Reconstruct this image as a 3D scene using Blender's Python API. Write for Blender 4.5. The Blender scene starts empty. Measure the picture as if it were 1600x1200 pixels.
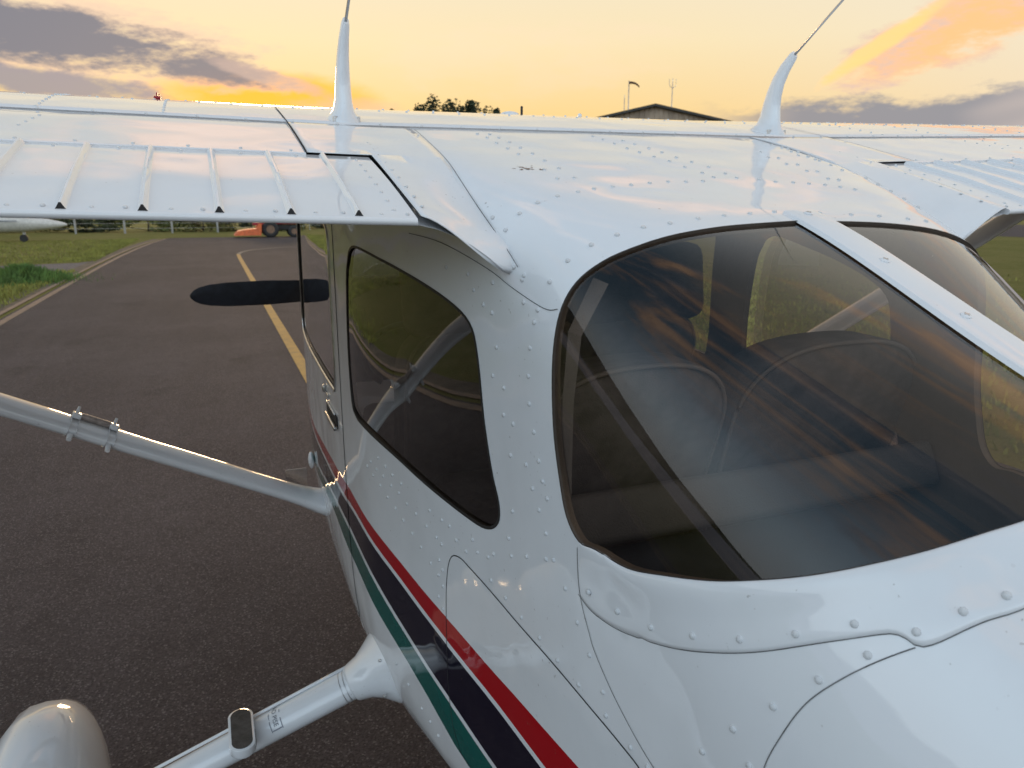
import bpy, bmesh, math, random
from mathutils import Vector, Matrix
from mathutils.geometry import delaunay_2d_cdt
R = math.radians
random.seed(7)
scene = bpy.context.scene
COL = scene.collection

# ------------------------------------------------------------------ camera
HC = 1.88                                   # eye height
YAW, PITCH = R(21.251), R(13.043)
def basis(yaw, pitch):
    f = Vector((math.sin(yaw)*math.cos(pitch), math.cos(yaw)*math.cos(pitch), -math.sin(pitch)))
    r = Vector((math.cos(yaw), -math.sin(yaw), 0)); u = r.cross(f)
    return Matrix((r, u, -f)).transposed()
cam = bpy.data.cameras.new('camera'); cam_ob = bpy.data.objects.new('camera', cam); COL.objects.link(cam_ob)
cam.sensor_width = 36; cam.lens = 27; cam.clip_start = .02; cam.clip_end = 3000
cam.dof.use_dof = True; cam.dof.focus_distance = 1.35; cam.dof.aperture_fstop = 9.0
RW = basis(YAW, PITCH)
cam_ob.matrix_world = Matrix.Translation((0, 0, HC)) @ RW.to_4x4()
scene.camera = cam_ob
scene.render.resolution_x, scene.render.resolution_y = 1024, 768
scene.view_settings.view_transform = 'Standard'; scene.view_settings.look = 'None'
scene.cycles.use_adaptive_sampling = True; scene.cycles.adaptive_threshold = .02; scene.cycles.max_bounces = 6; scene.cycles.diffuse_bounces = 2; scene.cycles.glossy_bounces = 4; scene.cycles.transparent_max_bounces = 12
scene.view_settings.exposure = 0.15; scene.view_settings.gamma = 1.0

# ------------------------------------------------------------------ node helper
class NB:
    """tiny expression builder for shader node trees"""
    def __init__(s, tree): s.t = tree; s.n = tree.nodes; s.l = tree.links
    def node(s, kind, **kw):
        n = s.n.new(kind)
        for k, v in kw.items(): setattr(n, k, v)
        return n
    def put(s, sock, v):
        if isinstance(v, bpy.types.NodeSocket): s.l.new(v, sock)
        elif v is not None:
            if hasattr(sock, 'default_value'):
                if sock.type == 'RGBA' and len(v) == 3: v = (*v, 1)
                sock.default_value = v
    def m(s, op, a, b=None, c=None, clamp=False):
        n = s.node('ShaderNodeMath', operation=op, use_clamp=clamp)
        for i, v in enumerate((a, b, c)):
            if v is not None: s.put(n.inputs[i], v)
        return n.outputs[0]
    def mix(s, f, a, b, blend='MIX'):
        n = s.node('ShaderNodeMix', data_type='RGBA', blend_type=blend)
        s.put(n.inputs[0], f); s.put(n.inputs[6], a); s.put(n.inputs[7], b)
        return n.outputs[2]
    def step(s, v, a, b, x=0., y=1.):
        n = s.node('ShaderNodeMapRange', interpolation_type='SMOOTHSTEP')
        s.put(n.inputs[0], v); n.inputs[1].default_value = a; n.inputs[2].default_value = b
        n.inputs[3].default_value = x; n.inputs[4].default_value = y
        return n.outputs[0]
    def noise(s, vec, scale, detail=4, rough=.55, dist=0, dim='3D'):
        n = s.node('ShaderNodeTexNoise', noise_dimensions=dim)
        if vec is not None: s.put(n.inputs['Vector'], vec)
        n.inputs['Scale'].default_value = scale; n.inputs['Detail'].default_value = detail
        n.inputs['Roughness'].default_value = rough; n.inputs['Distortion'].default_value = dist
        return n.outputs[0]
    def ramp(s, f, stops):
        n = s.node('ShaderNodeValToRGB'); e = n.color_ramp.elements
        while len(e) < len(stops): e.new(.5)
        for q, (p, c) in zip(e, stops): q.position = p; q.color = (*c, 1)
        s.put(n.inputs[0], f); return n.outputs[0]
    def comb(s, x, y, z):
        n = s.node('ShaderNodeCombineXYZ')
        for i, v in enumerate((x, y, z)): s.put(n.inputs[i], v)
        return n.outputs[0]

# ------------------------------------------------------------------ sky: sunset with broken cloud
SUN_AZ, SUN_EL = 4.6, 4.0
world = bpy.data.worlds.new('World'); scene.world = world; world.use_nodes = True
nb = NB(world.node_tree)
for n in list(nb.n): nb.n.remove(n)
tc = nb.node('ShaderNodeTexCoord'); sep = nb.node('ShaderNodeSeparateXYZ'); nb.l.new(tc.outputs['Generated'], sep.inputs[0])
dx, dy, dz = sep.outputs
el = nb.m('MULTIPLY', nb.m('ARCSINE', nb.m('MINIMUM', nb.m('MAXIMUM', dz, -1.), 1.)), 57.2958)
az = nb.m('MULTIPLY', nb.m('ARCTAN2', dx, dy), 57.2958)
ca = nb.m('ADD', nb.m('MULTIPLY', dx, math.sin(R(SUN_AZ))), nb.m('MULTIPLY', dy, math.cos(R(SUN_AZ))))   # cos to sun azimuth
ef = nb.m('DIVIDE', nb.m('MAXIMUM', el, 0.), 90., clamp=True)
warm = nb.ramp(ef, [(0, (.86, .52, .19)), (.07, (.88, .62, .27)), (.12, (.87, .71, .43)), (.17, (.82, .71, .52)), (.28, (.60, .58, .50)), (.45, (.36, .42, .48)), (.7, (.20, .32, .44)), (1, (.15, .255, .38))])
cool = nb.ramp(ef, [(0, (.68, .68, .70)), (.08, (.80, .86, .92)), (.25, (.77, .92, 1.03)), (.45, (.49, .64, .79)), (.7, (.20, .34, .47)), (1, (.15, .255, .38))])
lift = nb.m('MULTIPLY', nb.m('MULTIPLY', nb.step(ca, .50, -.35), nb.step(el, 65., 22.)), 1.0)      # brighter anti-sun sky
cool = nb.mix(lift, cool, (1.6, 1.72, 1.79), 'MULTIPLY')
base = nb.mix(nb.step(ca, -.35, .95), cool, warm)
# towards the right of the frame the warm sky greys a little
base = nb.mix(nb.m('MULTIPLY', nb.step(az, 26., 70.), .55), base, (.78, .70, .60))
pz = nb.m('ADD', nb.m('MAXIMUM', dz, 0.), .10)
pvec = nb.comb(nb.m('DIVIDE', nb.m('ADD', dx, nb.m('MULTIPLY', dy, .5)), pz), nb.m('DIVIDE', nb.m('MULTIPLY', nb.m('SUBTRACT', dy, nb.m('MULTIPLY', dx, .5)), .62), pz), 0.)
dvec = nb.comb(dx, dy, nb.m('MULTIPLY', dz, 3.2))
n_hi = nb.m('ADD', nb.noise(tc.outputs['Generated'], 3.4, 5, .60, .7), nb.m('MULTIPLY', nb.step(dx, .15, .8), .09)); nC = nb.noise(dvec, 4.2, 2, .55); n_hi2 = nC
m_hi = nb.m('MULTIPLY', nb.step(n_hi, .50, .70), nb.step(el, 14., 26.))
c_hi = nb.mix(nb.step(n_hi2, .36, .56), (.50, .53, .62), (1.25, .76, .48))
c_hi = nb.mix(nb.m('MULTIPLY', nb.step(n_hi, .60, .75), .6), c_hi, (1.6, 1.05, .68))
skyc = nb.mix(nb.m('MULTIPLY', m_hi, .85), base, c_hi)
nA = nb.noise(dvec, 9., 6, .66)
nd = nb.m('SUBTRACT', nA, .5)
def blob(a0, e0, rx, ry, slope=0., amp=1.6, soft=(.0, .9)):
    """cloud mask: an ellipse round (azimuth, elevation) with noise-eaten edges"""
    u = nb.m('SUBTRACT', az, a0)
    v = nb.m('SUBTRACT', nb.m('SUBTRACT', el, e0), nb.m('MULTIPLY', u, slope))
    q = nb.m('ADD', nb.m('POWER', nb.m('DIVIDE', u, rx), 2.), nb.m('POWER', nb.m('DIVIDE', v, ry), 2.))
    q = nb.m('ADD', nb.m('SUBTRACT', 1., q), nb.m('MULTIPLY', nd, amp*3.8))
    return nb.step(q, *soft)
glow = nb.m('MULTIPLY', blob(4.4, 7.2, 8.5, 1.75, 0, .35, (-.1, .9)), .97)
skyc = nb.mix(glow, skyc, (1.25, .50, .035))
skyc = nb.mix(nb.m('MULTIPLY', blob(-7., 10.0, 14., 3.0, -.13, 1.1, (.0, .8)), .60), skyc, (.86, .57, .44))
skyc = nb.mix(nb.m('MULTIPLY', blob(-10., 10.3, 15.5, 2.0, -.12, .9, (.0, .7)), .94), skyc, (.17, .185, .235))
skyc = nb.mix(nb.m('MULTIPLY', blob(-9.5, 7.3, 11., .9, -.03, .9, (.0, .8)), .9), skyc, (.30, .28, .32))
skyc = nb.mix(nb.m('MULTIPLY', blob(10., 6.4, 7., 1.0, -.03, .9, (.0, 1.0)), .6), skyc, (.86, .48, .32))
skyc = nb.mix(nb.m('MULTIPLY', blob(5., 8.3, 5., .6, -.25, .9, (.1, 1.0)), .65), skyc, (.58, .43, .37))
skyc = nb.mix(nb.m('MULTIPLY', blob(22., 9.5, 14., 3.5, .05, .9, (.2, 1.4)), .22), skyc, (.95, .70, .55))
# sunlit diagonal cloud at the right
fil = nb.mix(nb.step(nA, .40, .62), (1.05, .55, .24), (.74, .53, .44))
skyc = nb.mix(nb.m('MULTIPLY', blob(52., 11.4, 10., 2.5, .36, .75, (.0, .55)), .95), skyc, fil)
skyc = nb.mix(nb.m('MULTIPLY', blob(45.4, 9.9, 4.5, .75, .62, .7, (.1, .9)), .85), skyc, (1.30, .70, .24))
# low grey bank along the horizon away from the sun
bank = nb.m('ADD', nb.m('SUBTRACT', 6.7, el), nb.m('MULTIPLY', nd, 5.))
bank = nb.m('MULTIPLY', nb.step(bank, -.3, .7), nb.m('MAXIMUM', nb.step(az, 33., 41.), nb.step(az, -20., -40.)))
bankc = nb.mix(nb.step(nC, .45, .70), (.24, .25, .30), (.48, .42, .41))
skyc = nb.mix(nb.m('MULTIPLY', bank, .9), skyc, bankc)
skyt = nb.node('ShaderNodeTexSky', sky_type='NISHITA', sun_disc=False)
skyt.sun_elevation = R(SUN_EL); skyt.sun_rotation = R(SUN_AZ); skyt.dust_density = 2.
skyc = nb.mix(.003, skyc, skyt.outputs[0], 'ADD')
bg = nb.node('ShaderNodeBackground'); nb.put(bg.inputs[0], skyc); bg.inputs[1].default_value = 1.0
wo = nb.node('ShaderNodeOutputWorld'); nb.l.new(bg.outputs[0], wo.inputs[0])
world.cycles.sampling_method = 'MANUAL'; world.cycles.sample_map_resolution = 512

sun = bpy.data.lights.new('sun', 'SUN'); sun.energy = 1.0; sun.angle = R(12); sun.color = (1, .66, .36)
sun_ob = bpy.data.objects.new('sun', sun); COL.objects.link(sun_ob)
sdir = Vector((math.sin(R(SUN_AZ))*math.cos(R(SUN_EL)), math.cos(R(SUN_AZ))*math.cos(R(SUN_EL)), math.sin(R(SUN_EL))))
sun_ob.rotation_euler = sdir.to_track_quat('Z', 'Y').to_euler()

# ------------------------------------------------------------------ materials
def new_mat(name):
    m = bpy.data.materials.new(name); m.use_nodes = True
    b = NB(m.node_tree); p = m.node_tree.nodes['Principled BSDF']; return m, b, p
def simple(name, col, rough=.5, metal=0., coat=0., var=.12, vscale=8., bump=0., bscale=60.):
    m, b, p = new_mat(name)
    geo = b.node('ShaderNodeTexCoord').outputs['Object']
    n = b.noise(geo, vscale, 5, .6)
    c = b.mix(b.step(n, .3, .7), tuple(x*(1-var) for x in col), tuple(min(1, x*(1+var)) for x in col))
    b.put(p.inputs['Base Color'], c); p.inputs['Roughness'].default_value = rough; p.inputs['Metallic'].default_value = metal
    p.inputs['Coat Weight'].default_value = coat; p.inputs['Coat Roughness'].default_value = .05
    if bump:
        bn = b.node('ShaderNodeBump'); bn.inputs['Strength'].default_value = bump; bn.inputs['Distance'].default_value = .01
        b.put(bn.inputs['Height'], b.noise(geo, bscale, 5, .6)); b.l.new(bn.outputs[0], p.inputs['Normal'])
    return m
def paint(name, col, wear=.05):
    """aircraft enamel: crisp gloss coat over slightly wavy skin, faint grime"""
    m, b, p = new_mat(name)
    geo = b.node('ShaderNodeTexCoord').outputs['Object']
    g = b.noise(geo, 6., 4, .65)
    c = b.mix(b.step(g, .40, .78), col, tuple(x*(1-wear) for x in col))
    sp = b.noise(geo, 110., 2, .5); st = b.noise(geo, 1.7, 5, .7)
    c = b.mix(b.m('MULTIPLY', b.m('MULTIPLY', b.step(sp, .70, .76), b.step(g, .45, .60)), .45), c, (.16, .12, .09))
    c = b.mix(b.m('MULTIPLY', b.step(st, .50, .72), .10), c, tuple(x*.62 for x in col))
    b.put(p.inputs['Base Color'], c); p.inputs['Roughness'].default_value = .6; p.inputs['Specular IOR Level'].default_value = .05
    p.inputs['Coat Weight'].default_value = 1.; p.inputs['Coat IOR'].default_value = 1.62
    b.put(p.inputs['Coat Roughness'], b.step(g, .35, .75, .025, .07))
    bn = b.node('ShaderNodeBump'); bn.inputs['Strength'].default_value = .6; bn.inputs['Distance'].default_value = .012
    b.put(bn.inputs['Height'], b.noise(geo, 6., 1, .4)); b.l.new(bn.outputs[0], p.inputs['Coat Normal'])
    return m
def glass(name, tint, boost=1.7):
    m, b, p = new_mat(name); b.n.remove(p)
    lw = b.node('ShaderNodeLayerWeight'); lw.inputs[0].default_value = .5
    f5 = b.m('POWER', lw.outputs['Facing'], 5.)
    fr = b.m('MULTIPLY', b.m('ADD', b.m('MULTIPLY', f5, .96), .04), boost, clamp=True)
    tr = b.node('ShaderNodeBsdfTransparent'); tr.inputs[0].default_value = (*tint, 1)
    gl = b.node('ShaderNodeBsdfGlossy'); gl.inputs['Roughness'].default_value = .012
    gl.inputs['Color'].default_value = (1, 1, 1, 1)
    geo = b.node('ShaderNodeTexCoord').outputs['Object']
    bn = b.node('ShaderNodeBump'); bn.inputs['Strength'].default_value = .10; bn.inputs['Distance'].default_value = .01
    b.put(bn.inputs['Height'], b.noise(geo, 4., 0, .4)); b.l.new(bn.outputs[0], gl.inputs['Normal'])
    mx = b.node('ShaderNodeMixShader'); b.put(mx.inputs[0], fr); b.l.new(tr.outputs[0], mx.inputs[1]); b.l.new(gl.outputs[0], mx.inputs[2])
    # thin film of dust
    df = b.node('ShaderNodeBsdfDiffuse'); df.inputs[0].default_value = (.5, .47, .44, 1)
    mx2 = b.node('ShaderNodeMixShader'); b.put(mx2.inputs[0], b.m('MULTIPLY', b.step(b.noise(geo, 9., 3, .65), .4, .8), .012))
    b.l.new(mx.outputs[0], mx2.inputs[1]); b.l.new(df.outputs[0], mx2.inputs[2])
    out = [n for n in b.n if n.type == 'OUTPUT_MATERIAL'][0]; b.l.new(mx2.outputs[0], out.inputs[0])
    return m

M = {}
M['white'] = paint('white_enamel', (.75, .755, .77))
M['rivet'] = paint('rivet_shade_enamel', (.66, .67, .68), .25)  # same white paint, greyed so shade on the rivets is in the colour
M['red'] = paint('red_enamel', (.40, .003, .009)); M['navy'] = paint('navy_enamel', (.006, .005, .017)); M['teal'] = paint('teal_enamel', (.002, .10, .085))
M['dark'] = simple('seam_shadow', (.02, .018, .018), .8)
M['seamgrey'] = simple('seam_grey', (.10, .10, .10), .8, var=.5, vscale=25)  # mottled grey for the thin lines along skin seams and skirt edge
M['rubber'] = simple('rubber', (.018, .017, .017), .6, bump=.2)
M['seal'] = simple('window_sealant', (.03, .022, .018), .55, var=.4, vscale=60)
M['glass'] = glass('smoked_acrylic', (.86, .79, .72), 1.2)
M['sideglass'] = glass('side_acrylic', (.66, .60, .54), 2.2)
M['bare'] = simple('bare_aluminium', (.55, .55, .55), .3, 1., var=.2, vscale=30)
M['steel'] = simple('screw_steel', (.62, .61, .6), .3, .9)
M['liner'] = simple('cabin_liner', (.07, .053, .041), .75, var=.2, bump=.2)
M['fabric'] = simple('seat_fabric', (.075, .066, .067), .9, var=.25, vscale=20, bump=.4, bscale=400)
M['piping'] = simple('seat_edge_fabric', (.12, .104, .098), .9, var=.2, bump=.4, bscale=400)
M['rail'] = simple('rail_vinyl', (.045, .04, .04), .7, var=.2, bump=.3, bscale=300)
M['carpet'] = simple('baggage_carpet', (.006, .009, .015), .95, var=.3, vscale=25, bump=.5, bscale=500)
M['grip'] = simple('grip_tape', (.06, .06, .06), .9, var=.35, vscale=40, bump=.8, bscale=500)
M['propeller'] = simple('matt_black_blade', (.012, .014, .02), .5, var=.35, vscale=30, bump=.3, bscale=300)
M['decal'] = simple('decal_grey', (.25, .26, .30), .5)
M['redlamp'] = simple('red_plastic', (.35, .01, .015), .3)
M['tube'] = simple('tube_brown', (.33, .27, .24), .4, var=.3, vscale=40)
M['clearplastic'] = glass('clear_plastic', (.85, .85, .85), 2.2)

# ------------------------------------------------------------------ mesh helpers
def link(o, parent=None):
    COL.objects.link(o)
    if parent is not None: o.parent = parent
    return o
def mesh_obj(name, verts, faces, mats, parent=None, idx=None, smooth=False, normals=None):
    me = bpy.data.meshes.new(name); me.from_pydata([tuple(v) for v in verts], [], faces)
    for m in (mats if isinstance(mats, (list, tuple)) else [mats]): me.materials.append(m)
    if idx: me.polygons.foreach_set('material_index', idx)
    if smooth or normals is not None: me.polygons.foreach_set('use_smooth', [True]*len(me.polygons))
    me.update()
    if normals is not None: me.normals_split_custom_set_from_vertices([tuple(n) for n in normals])
    return link(bpy.data.objects.new(name, me), parent)
def bm_obj(name, bm, mats, parent=None, smooth=False, angle=None):
    me = bpy.data.meshes.new(name); bm.normal_update(); bm.to_mesh(me); bm.free()
    for m in (mats if isinstance(mats, (list, tuple)) else [mats]): me.materials.append(m)
    if smooth:
        me.polygons.foreach_set('use_smooth', [True]*len(me.polygons))
        if angle: me.set_sharp_from_angle(angle=angle)
    return link(bpy.data.objects.new(name, me), parent)
def tag(o, label, cat=None, group=None, kind=None):
    if label: o['label'] = label
    if cat: o['category'] = cat
    if group: o['group'] = group
    if kind: o['kind'] = kind
    return o
def struct(o): o['kind'] = 'structure'; return o
def bm_box(bm, c, s, rot=None, bev=0., mat=0):
    r = bmesh.ops.create_cube(bm, size=1); vs = r['verts']
    mtx = Matrix.Translation(c) @ (rot.to_4x4() if rot else Matrix()) @ Matrix.Diagonal((*s, 1))
    bmesh.ops.transform(bm, matrix=mtx, verts=vs)
    fs = list({f for v in vs for f in v.link_faces})
    if bev:
        es = list({e for v in vs for e in v.link_edges})
        g = bmesh.ops.bevel(bm, geom=es, offset=bev, segments=3, profile=.5, affect='EDGES'); fs = [f for f in g['faces']] + [f for f in fs if f.is_valid]
    for f in fs: f.material_index = mat
    return vs
def frame_for(d):
    d = d.normalized(); a = Vector((0, 0, 1)) if abs(d.z) < .95 else Vector((1, 0, 0))
    x = d.cross(a).normalized(); return x, x.cross(d).normalized()
def bm_tube(bm, pts, rad, seg=12, cap=True, mat=0, flat=1., up=None):
    """swept tube; rad number or list; flat squashes along second axis"""
    pts = [Vector(p) for p in pts]; rings = []
    for i, p in enumerate(pts):
        d = (pts[min(i+1, len(pts)-1)]-pts[max(i-1, 0)])
        if up is not None:
            x = Vector(up)-d.normalized()*d.normalized().dot(Vector(up)); x.normalize(); y = x.cross(d.normalized())
        else: x, y = frame_for(d)
        r = rad[i] if isinstance(rad, (list, tuple)) else rad
        rings.append([bm.verts.new(p+x*(r*math.cos(a))+y*(r*flat*math.sin(a))) for a in [2*math.pi*k/seg for k in range(seg)]])
    for a, b in zip(rings, rings[1:]):
        for k in range(seg):
            f = bm.faces.new((a[k], a[(k+1) % seg], b[(k+1) % seg], b[k])); f.material_index = mat
    if cap:
        for r_ in (rings[0][::-1], rings[-1]):
            f = bm.faces.new(r_); f.material_index = mat
def bm_loft(bm, rings, cap=True, mat=0, closed=True):
    vs = [[bm.verts.new(p) for p in r] for r in rings]; n = len(vs[0])
    for a, b in zip(vs, vs[1:]):
        for k in range(n if closed else n-1):
            f = bm.faces.new((a[k], a[(k+1) % n], b[(k+1) % n], b[k])); f.material_index = mat
    if cap:
        for r_ in (vs[0][::-1], vs[-1]):
            try: f = bm.faces.new(r_); f.material_index = mat
            except ValueError: pass
    return vs
def catmull(pts, sub=6, closed=False):
    n = len(pts); out = []
    rng = range(n if closed else n-1)
    for i in rng:
        g = lambda k: pts[k % n] if closed else pts[min(max(k, 0), n-1)]
        p0, p1, p2, p3 = g(i-1), g(i), g(i+1), g(i+2)
        for s in range(sub):
            t = s/sub
            out.append(tuple(.5*((2*p1[k])+(-p0[k]+p2[k])*t+(2*p0[k]-5*p1[k]+4*p2[k]-p3[k])*t*t+(-p0[k]+3*p1[k]-3*p2[k]+p3[k])*t**3) for k in range(len(p1))))
    if not closed: out.append(tuple(pts[-1]))
    return out
def table(pts):
    xs = [p[0] for p in pts]; ys = [p[1] for p in pts]; n = len(xs)
    dl = [(ys[i+1]-ys[i])/(xs[i+1]-xs[i]) for i in range(n-1)]; ms = []
    for i in range(n):
        if i == 0: ms.append(dl[0])
        elif i == n-1: ms.append(dl[-1])
        else:
            a, b = dl[i-1], dl[i]; ms.append(0 if a*b <= 0 else 2*a*b/(a+b))
    def f(x):
        if x <= xs[0]: return ys[0]+ms[0]*(x-xs[0])
        if x >= xs[-1]: return ys[-1]+ms[-1]*(x-xs[-1])
        i = 0
        while xs[i+1] < x: i += 1
        h = xs[i+1]-xs[i]; t = (x-xs[i])/h
        return (2*t**3-3*t*t+1)*ys[i]+(t**3-2*t*t+t)*h*ms[i]+(-2*t**3+3*t*t)*ys[i+1]+(t**3-t*t)*h*ms[i+1]
    return f
def in_poly(x, y, poly):
    c = False; j = len(poly)-1
    for i in range(len(poly)):
        xi, yi = poly[i]; xj, yj = poly[j]
        if (yi > y) != (yj > y) and x < (xj-xi)*(y-yi)/(yj-yi)+xi: c = not c
        j = i
    return c

# ------------------------------------------------------------------ ground, taxiway, grass
def mat_asphalt(name, c1, c2, fine=1., speck=.32):
    m, b, p = new_mat(name); geo = b.node('ShaderNodeTexCoord').outputs['Object']
    v = b.node('ShaderNodeTexVoronoi'); b.put(v.inputs['Vector'], geo); v.inputs['Scale'].default_value = 150*fine
    sepc = b.node('ShaderNodeSeparateColor'); b.l.new(v.outputs['Color'], sepc.inputs[0])
    big = b.noise(geo, .35, 3, .6); mid = b.noise(geo, 4., 4, .65)
    mp = b.node('ShaderNodeMapping'); b.put(mp.inputs[0], geo); mp.inputs['Scale'].default_value = (1.1, .05, 1)
    lanes = b.noise(mp.outputs[0], 1.6, 3, .6)
    c = b.mix(b.step(big, .35, .68), c1, c2)
    c = b.mix(b.m('MULTIPLY', b.step(lanes, .42, .66), .30), c, tuple(x*1.2 for x in c2))
    c = b.mix(b.m('MULTIPLY', b.step(mid, .45, .75), .35), c, tuple(x*.6 for x in c1))
    stn = b.noise(geo, .8, 4, .55, .6)
    c = b.mix(b.m('MULTIPLY', b.step(stn, .60, .70), .45), c, tuple(x*.45 for x in c1))
    c = b.mix(b.m('MULTIPLY', b.step(sepc.outputs[0], .2, .9), .6), c, tuple(x*.42 for x in c1))
    c = b.mix(b.m('MULTIPLY', b.step(sepc.outputs[1], .86, .97), speck), c, (.30, .275, .26))
    b.put(p.inputs['Base Color'], c); p.inputs['Roughness'].default_value = .9; p.inputs['Specular IOR Level'].default_value = .25
    bn = b.node('ShaderNodeBump'); bn.inputs['Strength'].default_value = .9; bn.inputs['Distance'].default_value = .004
    b.put(bn.inputs['Height'], v.outputs['Distance']); b.l.new(bn.outputs[0], p.inputs['Normal'])
    return m
M['asphalt'] = mat_asphalt('taxiway_asphalt', (.059, .046, .047), (.080, .064, .066))
M['path'] = mat_asphalt('dirt_path', (.12, .10, .10), (.16, .14, .14), .5)
def mat_grass(name, a, b_, c_, sc=1.):
    m, b, p = new_mat(name); geo = b.node('ShaderNodeTexCoord').outputs['Object']
    n1 = b.noise(geo, .22*sc, 5, .6); n2 = b.noise(geo, 2.3*sc, 6, .65); n3 = b.noise(geo, 26*sc, 4, .7)
    c = b.mix(b.step(n1, .36, .64), a, b_); c = b.mix(b.m('MULTIPLY', b.step(n2, .4, .7), .65), c, c_)
    c = b.mix(b.m('MULTIPLY', b.step(n3, .45, .75), .55), c, tuple(x*.35 for x in a))
    b.put(p.inputs['Base Color'], c); p.inputs['Roughness'].default_value = .95; p.inputs['Specular IOR Level'].default_value = .1
    bn = b.node('ShaderNodeBump'); bn.inputs['Strength'].default_value = 1.; bn.inputs['Distance'].default_value = .08
    b.put(bn.inputs['Height'], b.m('ADD', n3, b.m('MULTIPLY', n2, 1.))); b.l.new(bn.outputs[0], p.inputs['Normal'])
    return m
M['grass'] = mat_grass('mown_grass', (.165, .165, .04), (.215, .195, .06), (.25, .21, .08))
M['blade'] = simple('grass_blades', (.21, .21, .04), .8, var=.45, vscale=1.4)
M['tuft'] = simple('tuft_blades', (.085, .155, .03), .8, var=.45, vscale=3.)
def quad(name, x0, x1, y0, y1, z, mat, parent=None, nx=1, ny=1):
    vs = []; fs = []
    for j in range(ny+1):
        for i in range(nx+1): vs.append((x0+(x1-x0)*i/nx, y0+(y1-y0)*j/ny, z))
    for j in range(ny):
        for i in range(nx): a = j*(nx+1)+i; fs.append((a, a+1, a+nx+2, a+nx+1))
    return mesh_obj(name, vs, fs, mat, parent)
struct(quad('grass_ground', -1500, 1500, -1500, 1500, 0, M['grass']))
TX0, TX1, TEND = -3.42, 5.4, 51.5
vs = [(TX0, -60, .004), (TX1, -60, .004)]
edge = [(-3.42, 28), (-3.36, 33), (-3.2, 39), (-2.9, 45), (-2.5, 50), (-2.2, TEND)]
vs += [(14, 40, .004), (14, TEND, .004), (TX1+.2, 36, .004)]
outline = [(TX0, -60), (TX1, -60), (TX1, 34), (TX1+.6, 38), (TX1+2.2, 40.5), (40, 42), (40, TEND)] + edge[::-1] + [(TX0, 20)]
taxi = struct(mesh_obj('taxiway', [(x, y, .004) for x, y in outline], [tuple(range(len(outline)))], M['asphalt']))
def mat_worn(name, col, wear=.5, sc=6.):
    m, b, p = new_mat(name); geo = b.node('ShaderNodeTexCoord').outputs['Object']
    n = b.noise(geo, sc, 7, .7); n2 = b.noise(geo, .5, 3, .5)
    c = b.mix(b.m('MULTIPLY', b.step(n, .42, .68), wear), col, (.10, .08, .075)); c = b.mix(b.m('MULTIPLY', b.step(n2, .4, .7), .4), c, tuple(x*.7 for x in col))
    b.put(p.inputs['Base Color'], c); p.inputs['Roughness'].default_value = .8; return m
M['yellow'] = mat_worn('yellow_marking', (.42, .24, .055), .55); M['edgeline'] = mat_worn('faded_edge_marking', (.26, .17, .11), .75)
M['faint'] = mat_worn('faint_marking', (.17, .15, .13), .5)
def strip(name, pts, w, z, mat, parent):
    vs = []; fs = []
    for i, (x, y) in enumerate(pts):
        a = pts[max(i-1, 0)]; c = pts[min(i+1, len(pts)-1)]; d = Vector((c[0]-a[0], c[1]-a[1])).normalized()
        vs += [(x-d.y*w/2, y+d.x*w/2, z), (x+d.y*w/2, y-d.x*w/2, z)]
    for i in range(len(pts)-1): fs.append((2*i, 2*i+1, 2*i+3, 2*i+2))
    return mesh_obj(name, vs, fs, mat, parent)
strip('centre_line', [(.93, -40), (.93, 8), (.96, 15.3), (1.03, 30), (1.06, 32.9)], .135, .008, M['yellow'], taxi)
strip('curve_line', catmull([(1.07, 33.0), (1.3, 34.6), (1.95, 36.3), (3.6, 37.9), (8, 39), (20, 40)], 5), .14, .008, M['faint'], taxi)
el_ = [(-3.30, -40), (-3.30, 10), (-3.30, 20), (-3.27, 28), (-3.2, 33), (-3.03, 39), (-2.75, 45), (-2.35, 50)]
strip('edge_line', el_, .13, .008, M['edgeline'], taxi)
strip('edge_line', [(x-.27, y) for x, y in el_], .10, .012, M['edgeline'], taxi)
# grass verge: ragged soil edge
M['soil'] = simple('verge_soil', (.10, .075, .05), .95, var=.35, vscale=3, bump=.6)
strip('verge_soil', [(x-.50, y) for x, y in el_], .34, .006, M['soil'], taxi)
# side path crossing the verge
pp = [(-3.55, 31.2), (-3.55, 26.2), (-4.3, 25.6), (-7, 25.2), (-22, 24.0), (-22, 28.4), (-7, 29.0), (-4.2, 29.8)]
struct(mesh_obj('side_path', [(x, y, .005) for x, y in pp], [tuple(range(len(pp)))], M['path']))
# runway strip far to the right
struct(mesh_obj('runway', [(47, -400, .006), (78, -400, .006), (78, 600, .006), (47, 600, .006)], [(0, 1, 2, 3)], M['asphalt']))
def blades(name, n, place, h, w, mat):
    vs = []; fs = []
    for _ in range(n):
        x, y, k = place(); a = random.uniform(0, math.pi); hh = h*k*random.uniform(.5, 1.3); l = random.uniform(-.5, .5)*hh; l2 = random.uniform(-.5, .5)*hh
        i = len(vs); c, s = math.cos(a)*w*k, math.sin(a)*w*k
        vs += [(x-c, y-s, 0), (x+c, y+s, 0), (x+l*.4+c*.6, y+l2*.4+s*.6, hh*.6), (x+l, y+l2, hh)]
        fs += [(i, i+1, i+2), (i, i+2, i+3)]
    o = mesh_obj(name, vs, fs, mat); return o
def pl_verge():
    y = random.uniform(9, 50); return (-3.72-abs(random.gauss(0, .55)), y, random.uniform(.6, 1.3)*(1 if not 26 < y < 30.5 else 0.01))
tag(blades('verge_grass', 9000, pl_verge, .09, .012, M['blade']), 'rough grass growing along the left taxiway edge', 'grass', kind='stuff')
def pl_field():
    y = 14+36*random.random()**1.2; x = -4.2-random.random()**1.5*16
    k = 0.01 if 23.5 < y < 30 else 1; return (x, y, k)
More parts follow.
